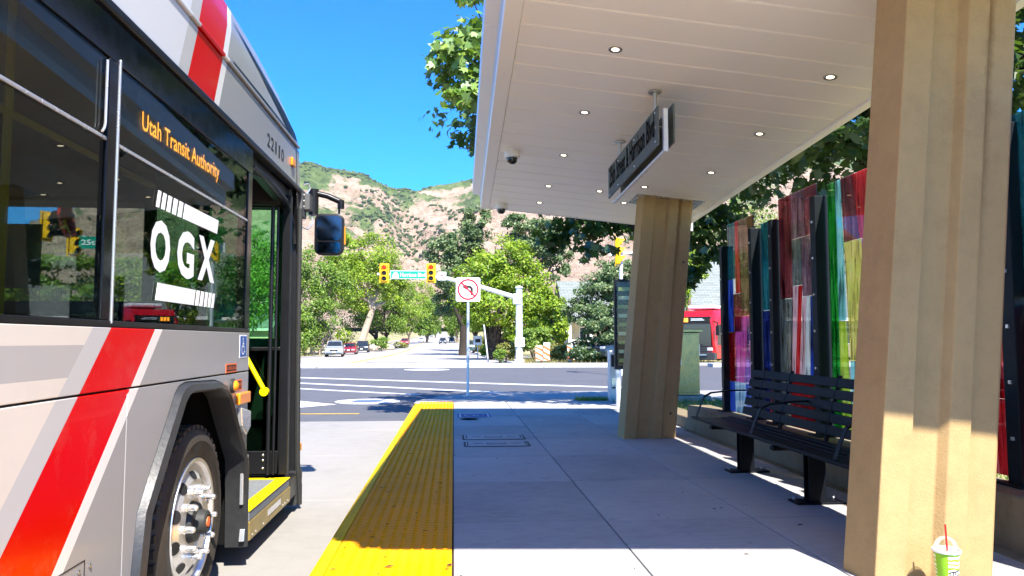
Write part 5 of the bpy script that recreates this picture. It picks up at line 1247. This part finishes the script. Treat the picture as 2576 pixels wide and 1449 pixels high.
# ================================================================== HOUSES
def house(name, label, x0, x1, y0, y1, z0, ze, zr, wall, roof, trim, over=.5):
    t = thing(name, label, 'house', ((x0+x1)/2, (y0+y1)/2, z0))
    B(x0, x1, y0, y1, z0, ze).build('wall', wall, t)
    ym = (y0+y1)/2; zo = ze-over*(zr-ze)/((y1-y0)/2)
    rf = MB().prism([(x0-over, y0-over, zo), (x0-over, ym, zr), (x0-over, y1+over, zo), (x0-over, y1+over, zo+.12), (x0-over, ym, zr+.14), (x0-over, y0-over, zo+.12)], (x1-x0+2*over, 0, 0)).build('roof', roof, t)
    for x in (x0, x1-.02): MB().prism([(x, y0, ze), (x, y1, ze), (x, ym, zr-.02)], (.02, 0, 0)).build('gable', wall, t)
    B(x0-over, x1+over, y0-over-.04, y0-over, zo-.12, zo+.14).build('gutter', trim, rf); B(x0-over, x1+over, y0-over, y0, zo-.1, zo-.06).build('eave', trim, rf)
    return t, rf
def window(t, x, z, w, h, y, trim='house_white', n=2):
    f = MB().box(x, x+w, y-.06, y, z, z+h).build('window', trim, t, bev=.01)
    for k in range(n): MB().box(x+.07+(w-.07)*k/n, x+(w-.07)*(k+1)/n, y-.068, y-.061, z+.07, z+h-.07).build('pane', 'window_dark', f)
h1, r1 = house('brick_house', 'tan brick house with wide grey shingle roof behind the red bus', 17.5, 42, 62, 74, -.3, 3.55, 8.6, 'brick_wall', 'roof_shingle', 'house_white', .8)
window(h1, 18.6, .9, .95, 1.3, 62, n=1); window(h1, 25, .8, 2.4, 1.5, 62, n=3); window(h1, 32, .8, 2.4, 1.5, 62, n=3)
MB().box(20.6, 21.6, 61.92, 62, -.3, 2.0).build('door', 'window_dark', h1, bev=.02)
h2, r2 = house('porch_house', 'cream sided house with white porch posts and railing among the trees', 10.2, 22, 66, 76, -.3, 3.1, 6.6, 'siding_cream', 'roof_shingle', 'house_white', .5)
for k in range(16): B(10.18, 22.02, 65.985, 66.0, -.1+.2*k, .085+.2*k).build('siding_board', 'siding_cream', h2)
B(9.6, 16, 63.2, 66, -.3, .25).build('porch_floor', 'house_white', h2); B(9.4, 16.2, 63.0, 66, 2.75, 3.0).build('porch_roof', 'house_white', h2, bev=.03)
for x in (9.75, 11.6, 13.6, 15.7): B(x-.13, x+.13, 63.3, 63.56, .25, 2.75).build('porch_post', 'house_white', h2, bev=.02)
for x in np.arange(9.9, 15.6, .24): B(x, x+.08, 63.38, 63.46, .35, 1.1).build('baluster', 'house_white', h2)
B(9.7, 15.7, 63.36, 63.48, 1.1, 1.18).build('hand_rail', 'house_white', h2)
window(h2, 11, 1.0, 1.2, 1.3, 65.98); window(h2, 17.5, 1.0, 2.2, 1.4, 65.98)
h3, r3 = house('street_house', 'pale house half hidden behind the left street trees', -31, -21, 88, 99, -.6, 2.6, 5.4, 'siding_cream', 'roof_shingle', 'house_white')
window(h3, -29, .6, 1.6, 1.2, 88); window(h3, -25, .6, 1.6, 1.2, 88)
# ================================================================== PLANTS
def unit(v): return v/np.maximum(np.linalg.norm(v, axis=-1, keepdims=True), 1e-9)
QUAD = np.array([(0, -.5), (.30, -.06), (0, .5), (-.30, -.06)])
_mp = []
for k, (a, r) in enumerate([(-90, .30), (-55, .36), (-20, .50), (0, .30), (28, .56), (58, .30), (90, .62), (122, .30), (152, .56), (180, .30), (200, .50), (235, .36)]): _mp.append((r*math.cos(R(a)), r*math.sin(R(a))))
MAPLE = np.array(_mp)
def leaves(name, rng, P, nrm, size, mat, parent, shape=QUAD, droop=.0, fold=.0):
    n = len(P); k = len(shape)
    t = unit(rng.normal(size=(n, 3)) + np.array([0, 0, -droop])); t = unit(t - nrm*np.sum(t*nrm, -1, keepdims=True)); b = np.cross(nrm, t)
    s = size*(.65+.7*rng.random(n))
    V = P[:, None] + (t[:, None]*shape[None, :, 1:2] + b[:, None]*shape[None, :, 0:1])*s[:, None, None]
    if fold: V = V - nrm[:, None]*(np.abs(shape[None, :, 0:1])*fold*s[:, None, None])
    F = np.arange(n*k).reshape(n, k)
    off = np.array(ORG.get(parent.name, Vector())) if parent else 0
    return link(name, npmesh(name, V.reshape(-1, 3)-off, F), mat, parent)
def crown(rng, blobs, n, clumps=34, tight=.17, shell=.5):
    """leaf places gathered in clumps through the volume of each lobe"""
    w = np.array([b[3]*b[4]*b[5] for b in blobs])**.75; w = w/w.sum(); P = []; C = []
    for b, q in zip(blobs, w):
        m = max(40, int(n*q)); kc = max(6, int(clumps*q*len(blobs)**.5))
        d = unit(rng.normal(size=(kc, 3))); r = shell + (1-shell)*rng.random(kc)**.6
        cc = d*r[:, None]*np.array(b[3:6]) + np.array(b[:3])
        cs = (.65+.7*rng.random(kc))
        i = rng.integers(0, kc, m)
        g = rng.normal(size=(m, 3)); g = unit(g)*(rng.random(m)**.45)[:, None]
        p = cc[i] + g*np.array(b[3:6])*tight*2*cs[i][:, None]*np.array([1, 1, .72])
        P.append(p); C.append(np.tile(np.array(b[:3]), (m, 1)))
    P = np.concatenate(P); C = np.concatenate(C)
    nrm = unit(unit(P-C)*.55 + np.array([.05, -.25, .55]) + rng.normal(size=P.shape)*.55)
    return P, nrm
def limb(mb, a, b, r0, r1, rng, n=5, wob=.06):
    a, b = np.array(a, float), np.array(b, float); L = np.linalg.norm(b-a); pts = []
    for k in range(n+1):
        t = k/n; p = a+(b-a)*t + rng.normal(size=3)*wob*L*math.sin(math.pi*t); p[2] += .06*L*math.sin(math.pi*t); pts.append(tuple(p))
    mb.tube(pts, [r0+(r1-r0)*k/n for k in range(n+1)], 7); return pts
def tree(name, label, foot, blobs, n, leaf, mat, bark='tree_bark', tr=.25, fork=None, seed=1, group=None, clumps=34, tight=.17, shape=QUAD, trunk_to=None, shell=.5, limbs=9, lean=(0, 0), fold=.0, twig=0):
    rng = np.random.default_rng(seed); t = thing(name, label, 'tree', foot, group)
    P, nr = crown(rng, blobs, n, clumps, tight, shell)
    leaves('crown', rng, P, nr, leaf, mat, t, shape, .3, fold)
    fk = fork if fork else foot[2]+ (min(b[2]-b[5] for b in blobs)-foot[2])*.75 + .3
    mb = MB(); f0 = np.array(foot, float)-np.array([0, 0, .1]); f1 = np.array([foot[0]+lean[0], foot[1]+lean[1], fk])
    mid = (f0+f1)/2+np.array([rng.normal()*.08, rng.normal()*.08, 0])
    mb.tube([f0, f0+(mid-f0)*.12, mid, f1], [tr*1.5, tr*1.12, tr*.95, tr*.8], 10)
    tot = []
    for b in blobs:
        c = np.array(b[:3]); limb(mb, f1, c, tr*.62, tr*.2, rng); tot.append(c)
        for k in range(max(2, limbs//len(blobs))):
            d = unit(rng.normal(size=3)+np.array([0, 0, .35])); e = c + d*np.array(b[3:6])*.85
            limb(mb, c+(f1-c)*.3*rng.random(), e, tr*.25, tr*.05, rng, 4)
    for k in range(twig):
        b = blobs[rng.integers(0, len(blobs))]; c = np.array(b[:3]); d = unit(rng.normal(size=3)+np.array([0, -.5, -.1])); limb(mb, c+d*np.array(b[3:6])*.35, c+d*np.array(b[3:6])*1.05, tr*.08, tr*.03, rng, 4, .08)
    mb.build('trunk', bark, t, smooth=50); return t
def bl(px, py, Y, wpx, hpx, d=1.0):
    """a lobe of a crown given by bearing and rise at distance Y, with its width and height"""
    return ((px-1142)/1900*Y, Y, 1.1+(857-py)/1900*Y, wpx/1900*Y/2, wpx/1900*Y/2*d, hpx/1900*Y/2)
def ft(px, Y): return ((px-1142)/1900*Y, Y, base(Y)-.05)
G1, G2 = 'trees on the left of the street', 'trees on the right of the street'
# left row
tree('street_tree', 'bushy light green tree nearest the bus door on the left of the street', ft(795, 90), [bl(795, 690, 90, 120, 150), bl(770, 760, 89, 110, 150), bl(842, 720, 91, 105, 150), bl(700, 720, 91, 130, 170), bl(800, 800, 88, 100, 110)], 18700, 0.265, 'leaf_mid', 'pale_bark', .28, seed=3, group=G1, clumps=60, tight=.2, twig=14)
tree('street_tree', 'tall lime green tree with a pale leaning trunk on the left', ft(905, 128), [bl(925, 650, 128, 130, 120), bl(880, 640, 128, 95, 95), bl(970, 680, 129, 95, 140), bl(915, 720, 128, 150, 130), bl(860, 700, 127, 100, 120), bl(1000, 740, 130, 60, 90)], 24000, .37, 'leaf_lime', 'pale_bark', .62, fork=6.0, seed=4, group=G1, clumps=60, tight=.2, lean=(2.2, 0))
tree('street_tree', 'dense green tree filling the left row beyond the leaning trunk', ft(950, 142), [bl(950, 770, 142, 130, 140), bl(1000, 740, 144, 80, 110), bl(895, 800, 140, 90, 110)], 13600, 0.312, 'leaf_mid', 'dark_bark', .45, seed=5, group=G1, clumps=50, tight=.2)
tree('purple_tree', 'dark purple leaved tree behind the parked cars', ft(975, 150), [bl(975, 795, 150, 75, 85), bl(998, 760, 150, 50, 50), bl(955, 825, 149, 50, 40)], 10200, 0.281, 'leaf_purple', 'dark_bark', .25, seed=6, clumps=44, tight=.2)
tree('street_tree', 'round yellow green tree beyond the purple tree', ft(1030, 205), [bl(1033, 775, 205, 85, 115), bl(1060, 735, 207, 55, 75), bl(1012, 815, 204, 60, 60)], 11900, 0.359, 'leaf_lime', 'tree_bark', .3, seed=7, group=G1, clumps=50, tight=.2)
tree('street_tree', 'farther green tree on the left above the white parked car', ft(1075, 235), [bl(1075, 800, 235, 60, 90), bl(1090, 770, 240, 40, 60), bl(1062, 825, 232, 40, 50)], 8500, 0.507, 'leaf_mid', 'tree_bark', .35, seed=8, group=G1, clumps=40, tight=.2)
tree('street_tree', 'small far tree at the left end of the street', ft(1096, 420), [bl(1092, 808, 420, 36, 60), bl(1100, 825, 430, 24, 36)], 5100, 0.858, 'leaf_mid', 'tree_bark', .4, seed=9, group=G1, clumps=30, tight=.2)
tree('purple_tree', 'tiny purple tree far along the left kerb', ft(1078, 330), [bl(1078, 836, 330, 16, 18)], 900, .7, 'leaf_purple', 'dark_bark', .2, seed=10, clumps=16)
for k, (px, Y, py, w, h, mat, lab) in enumerate([(560, 78, 690, 200, 250, 'leaf_mid', 'broad green tree seen through the bus door glass'), (380, 70, 700, 200, 220, 'leaf_lime', 'lime green tree behind the bus windscreen, left of the door'), (170, 62, 690, 190, 170, 'leaf_mid', 'green tree below the hill seen through the bus windscreen'), (20, 66, 660, 190, 200, 'leaf_lime', 'green tree at the far left behind the bus windscreen'), (640, 95, 640, 160, 200, 'leaf_mid', 'tall green tree behind the bus front corner')]):
    tree('street_tree', lab, ft(px, Y), [bl(px, py, Y, w, h*.6), bl(px-w*.3, py+50, Y+1, w*.7, h*.6), bl(px+w*.3, py+60, Y-1, w*.7, h*.6), bl(px, py+110, Y-1, w*.9, h*.6)], 11000, .31, mat, 'tree_bark', .3, seed=20+k, group=G1, clumps=46, tight=.2)
# right row
tree('street_tree', 'large yellow green tree right of the no left turn sign', ft(1245, 62), [bl(1270, 655, 62, 130, 110), bl(1215, 700, 62, 130, 130), bl(1320, 720, 62, 130, 150), bl(1260, 760, 61, 190, 130), bl(1360, 800, 61, 120, 130), bl(1185, 770, 63, 100, 110), bl(1335, 840, 60, 120, 70), bl(1400, 830, 60, 70, 80)], 28900, 0.234, 'leaf_lime', 'dark_bark', .62, seed=30, group=G2, clumps=90, tight=.18)
tree('street_tree', 'tall darker tree with bare grey twigs behind the signal arm', ft(1165, 88), [bl(1200, 565, 88, 85, 90), bl(1120, 625, 88, 100, 90), bl(1185, 640, 89, 90, 80), bl(1150, 700, 88, 100, 90), bl(1130, 760, 90, 90, 90)], 16150, 0.328, 'leaf_blue', 'dark_bark', .5, seed=31, group=G2, clumps=52, tight=.19, twig=26)
tree('street_tree', 'tall open green tree standing highest behind the yellow green one', ft(1350, 84), [bl(1320, 575, 84, 110, 90), bl(1370, 600, 84, 110, 100), bl(1400, 660, 85, 80, 90), bl(1330, 640, 84, 100, 90)], 15300, 0.312, 'leaf_blue', 'tree_bark', .45, seed=32, group=G2, clumps=50, tight=.19)
tree('street_tree', 'slim green tree behind the striped barricades', ft(1400, 56), [bl(1395, 800, 56, 70, 110), bl(1420, 830, 56, 50, 70), bl(1375, 770, 57, 60, 90)], 8500, 0.218, 'leaf_lime', 'tree_bark', .16, seed=33, group=G2, clumps=40, tight=.2)
tree('street_tree', 'pale leaved tree over the hedge left of the farther column', ft(1520, 46), [bl(1520, 740, 46, 130, 120), bl(1480, 790, 46, 110, 100), bl(1560, 700, 46, 120, 120), bl(1530, 820, 45, 130, 90)], 18700, 0.172, 'leaf_blue', 'dark_bark', .24, seed=34, group=G2, clumps=80, tight=.17)
tree('street_tree', 'tree deep in the street shade on the right above the off-roader', ft(1195, 122), [bl(1180, 760, 122, 90, 120), bl(1150, 740, 126, 70, 110), bl(1210, 800, 120, 70, 80)], 11900, 0.351, 'leaf_mid', 'dark_bark', .4, seed=35, group=G2, clumps=50, tight=.2)
tree('street_tree', 'far green tree closing the right side of the street', ft(1150, 230), [bl(1150, 790, 230, 60, 90), bl(1138, 815, 240, 40, 60)], 7650, 0.546, 'leaf_mid', 'tree_bark', .4, seed=36, group=G2, clumps=40, tight=.2)
tree('street_tree', 'farthest tree at the right end of the street', ft(1132, 430), [bl(1134, 806, 430, 36, 60)], 4250, 0.858, 'leaf_lime', 'tree_bark', .4, seed=37, group=G2, clumps=24, tight=.2)
tree('street_tree', 'light green tree beside the brick house roof', ft(1735, 52), [bl(1735, 660, 52, 120, 110), bl(1705, 720, 52, 90, 110), bl(1700, 790, 52, 60, 90)], 11900, 0.187, 'leaf_lime', 'tree_bark', .25, seed=38, group=G2, clumps=60, tight=.17)
for k, (px, Y, py, w, h, mat, lab) in enumerate([(2050, 70, 600, 260, 260, 'leaf_mid', 'green tree behind the coloured glass beyond the road'), (2650, 60, 560, 260, 300, 'leaf_mid', 'green tree beyond the road behind the right edge glass screen'), (1880, 90, 560, 200, 240, 'leaf_mid', 'green tree rising behind the brick house')]):
    tree('street_tree', lab, ft(px, Y), [bl(px, py, Y, w, h*.6), bl(px-w*.3, py+70, Y+1, w*.7, h*.6), bl(px+w*.3, py+60, Y-1, w*.7, h*.6), bl(px, py+130, Y-1, w*.9, h*.5)], 9500, .33, mat, 'tree_bark', .3, seed=50+k, group=G2, clumps=46, tight=.2)
# the maple at the platform end: lobes of big lobed leaves, one limb reaching left past the canopy
tree('maple_tree', 'big dark maple rising behind the farther column and over the canopy edge', (3.75, 13.6, -.05),
     [(3.2, 13.2, 6.2, 2.6, 2.2, 1.9), (1.1, 13.4, 5.7, 1.8, 1.7, 1.5), (4.6, 14.4, 4.6, 2.2, 1.8, 1.2), (2.3, 14.0, 4.0, 1.3, 1.2, .8), (5.6, 13.4, 5.8, 1.6, 1.6, 1.5), (1.9, 10.8, 5.5, 1.3, 1.4, .8), (3.7, 10.4, 5.7, 1.8, 1.7, 1.0)], 11500, .17, 'leaf_maple_dark', 'dark_bark', .2, fork=2.6, seed=60, clumps=110, tight=.16, shape=MAPLE, fold=.25, limbs=24)  # last two lobes are added, unseen above the canopy, to shade the platform end
mt = [o for o in COL.objects if o.name.startswith('maple_tree')][0]
rng = np.random.default_rng(61)
def spray(blobs, n, mat, par, size=.16, seed=1, clumps=20):
    r = np.random.default_rng(seed); P, nr = crown(r, blobs, n, clumps, .24, .3); return leaves('crown', r, P, nr, size, mat, par, MAPLE, .8, .25)
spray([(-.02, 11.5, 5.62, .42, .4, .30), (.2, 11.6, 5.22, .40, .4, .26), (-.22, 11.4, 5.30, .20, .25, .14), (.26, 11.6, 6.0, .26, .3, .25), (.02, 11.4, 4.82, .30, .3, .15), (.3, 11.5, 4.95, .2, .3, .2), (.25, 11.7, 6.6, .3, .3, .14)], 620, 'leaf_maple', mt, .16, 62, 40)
mb = MB()
for e in ((-.1, 11.5, 5.6), (.1, 11.5, 5.1), (-.1, 11.4, 4.8), (.25, 11.6, 6.5)): limb(mb, (1.1, 12.4, 5.3), e, .03, .008, rng, 5, .05)
limb(mb, (3.2, 13.2, 4.2), (1.1, 12.4, 5.3), .09, .035, rng); mb.build('branch', 'dark_bark', mt, smooth=50)
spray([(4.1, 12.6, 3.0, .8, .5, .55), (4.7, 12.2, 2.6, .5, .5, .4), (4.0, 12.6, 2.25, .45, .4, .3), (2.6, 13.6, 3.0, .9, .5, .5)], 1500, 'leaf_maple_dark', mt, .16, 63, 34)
mp2 = tree('maple_tree', 'shady maple above the coloured glass screen', (7.0, 11.0, -.02),
     [(6.2, 10.6, 4.4, 1.9, 1.7, 1.3), (4.7, 9.6, 4.2, 1.1, 1.1, .8), (5.4, 8.6, 4.1, 1.2, 1.2, .8), (6.8, 8.2, 4.9, 1.7, 1.6, 1.3), (7.6, 10.6, 5.8, 2.4, 2.2, 1.6)], 8500, .17, 'leaf_maple_dark', 'dark_bark', .2, fork=2.7, seed=64, clumps=110, tight=.17, shape=MAPLE, fold=.25, limbs=24)
tree('maple_tree', 'maple with leaves showing right of the near column', (8.2, 5.5, -.02), [(6.6, 5.6, 4.4, 1.5, 1.5, 1.3), (8.0, 5.2, 4.8, 1.8, 1.7, 1.5)], 2600, .18, 'leaf_maple', 'dark_bark', .18, fork=2.7, seed=65, clumps=44, tight=.18, shape=MAPLE, fold=.25)
# shrubs and hedges
def shrub(name, label, px, py, Y, w, h, n, leaf, mat, seed, group='shrubs in the front gardens', d=1.0):
    b = bl(px, py, Y, w, h, d); f = (b[0], b[1], base(Y)-.08)
    t = thing(name, label, 'shrub', f, group); r = np.random.default_rng(seed)
    P, nr = crown(r, [b], n, 26, .24, .35); P[:, 2] = np.maximum(P[:, 2], f[2]); leaves('foliage', r, P, nr, leaf, mat, t)
    mb = MB()
    for k in range(5):
        e = np.array(b[:3])+r.normal(size=3)*np.array(b[3:6])*.4; limb(mb, f, e, .04, .012, r, 3)
    mb.build('stem', 'tree_bark', t, smooth=50); return t
for k, a in enumerate([('rounded green bush at the far left beside the bus door', 775, 835, 84, 70, 90, 2600, .26, 'leaf_mid'),
  ('leafy bush left of the silver parked SUV', 812, 842, 94, 60, 80, 2600, .26, 'leaf_blue'),
  ('bright bush between the pale trunk and the silver SUV', 868, 848, 114, 40, 40, 1200, .26, 'leaf_lime'),
  ('low green bush behind the dark blue SUV', 960, 862, 122, 45, 30, 900, .3, 'leaf_mid'),
  ('yellow green hedge clump beside the purple tree', 1010, 868, 150, 40, 16, 700, .3, 'leaf_olive'),
  ('golden shrub at the foot of the signal pole', 1275, 880, 50, 46, 40, 1500, .17, 'leaf_olive'),
  ('small green plant left of the signal pole', 1258, 893, 48, 30, 30, 700, .14, 'leaf_mid'),
  ('yew shrub behind the signal pole with drooping sprays', 1345, 850, 54, 80, 70, 2600, .2, 'leaf_mid'),
  ('pale feathery shrub behind the tallest barricade board', 1365, 885, 50, 46, 34, 1100, .18, 'dry_grass'),
  ('green shrub behind the rightmost barricade board', 1410, 885, 49, 60, 44, 1700, .18, 'leaf_olive'),
  ('dark hedge in front of the porch house', 1475, 885, 45.5, 110, 62, 4200, .17, 'leaf_maple_dark'),
  ('leafy shrub under the big tree on the right kerb', 1225, 880, 70, 40, 30, 900, .22, 'leaf_lime'),
  ('small golden shrub right of the off-roader', 1212, 866, 92, 28, 34, 700, .26, 'leaf_olive')]):
    shrub('garden_shrub', *a, seed=80+k)
# twiggy dead wood left
rng = np.random.default_rng(99); tw = thing('dead_brush', 'bare tan twigs of a dead shrub left of the pale trunk', 'dead shrub', (-15.6, 90, -.6))
mb = MB()
for k in range(70):
    c = np.array([-15.2, 90, 1.9]) + rng.normal(size=3)*np.array([1.2, .8, .7]); d = unit(rng.normal(size=3)+np.array([-.5, 0, .4])); limb(mb, c, c+d*1.8, .035, .012, rng, 3, .08)
limb(mb, (-15.6, 90, -.7), (-15.2, 90, 1.9), .12, .08, rng); mb.build('twigs', 'dry_twig', tw, smooth=50)['kind'] = 'stuff'
# boulders by the left kerb
for k, (px, Y, s, lab) in enumerate([(948, 126, .9, 'largest tan boulder just behind the dark blue SUV'), (962, 130, .8, 'tan boulder second along the left kerb'), (975, 134, .95, 'tan boulder nearest the purple tree'), (954, 122, .6, 'smallest tan boulder in front of the others')]):
    x = (px-1142)/1900*Y; me = bpy.data.meshes.new('boulder'); bm = bmesh.new(); bmesh.ops.create_icosphere(bm, subdivisions=3, radius=1)
    r = np.random.default_rng(k); o3 = r.random(3)*10
    for v in bm.verts:
        c = v.co; f_ = 1+.22*math.sin(c.x*2.3+o3[0])*math.cos(c.y*2.1+o3[1])+.12*math.sin(c.z*4+o3[2]); v.co = Vector((c.x*s*1.15*f_, c.y*s*f_, c.z*s*.75*f_))
    bm.to_mesh(me); bm.free(); me.polygons.foreach_set('use_smooth', [True]*len(me.polygons))
    o = link('boulder', me, 'boulder'); o.location = (x, Y, base(Y)+s*.4); tag(o, lab, 'boulder', 'boulders on the left verge')
# grass tufts: the strip by the planter, the verge by the ticket post, the dry verges across the road
def grass(name, label, areas, mat, hgt, wid, seed):
    r = np.random.default_rng(seed); Ps = []
    for x0, x1, y0, y1, zf, n in areas:
        x = r.uniform(x0, x1, n); y = r.uniform(y0, y1, n); Ps.append(np.stack([x, y, [zf(a, b) for a, b in zip(x, y)]], -1))
    P = np.concatenate(Ps); n = len(P); a = r.uniform(0, 6.28, n); h = hgt*(.5+r.random(n)); d = np.stack([np.cos(a), np.sin(a), 0*a], -1); l = r.normal(size=(n, 3))*.35; l[:, 2] = 1
    V = np.stack([P-d*wid, P+d*wid, P+unit(l)*h[:, None]], 1)
    o = link(name, npmesh(name, V.reshape(-1, 3), np.arange(n*3).reshape(n, 3)), mat); return tag(o, label, 'grass', kind='stuff')
grass('grass', 'green grass on the verge behind the planter wall and by the ticket post', [(3.26, 6.5, 5, 13.3, lambda x, y: .02, 9000), (2.3, 3.9, 13.75, 14.4, lambda x, y: pz(y)-.01, 1600)], 'grass_blades', .09, .006, 5)
grass('dry_grass', 'dry straw coloured grass on the verges across the road', [(-30, -14.1, 44, 100, lambda x, y: base(y)-.05, 9000), (4.3, 16, 43.2, 60, lambda x, y: base(y)-.05, 6000)], 'dry_grass', .32, .03, 6)
# ------------------------------------------------------------------ air: a closed box of thin haze round the whole place
m, nt, out = nodes('air_haze')
vv = N(nt, 'VolumePrincipled'); vv.inputs['Color'].default_value = (.80, .88, 1, 1); vv.inputs['Density'].default_value = .00005; vv.inputs['Anisotropy'].default_value = .25
nt.links.new(vv.outputs[0], out.inputs['Volume'])
hz_ = B(-3600, 3600, -420, 4600, -8, 900).build('haze', 'air_haze'); hz_['kind'] = 'stuff'
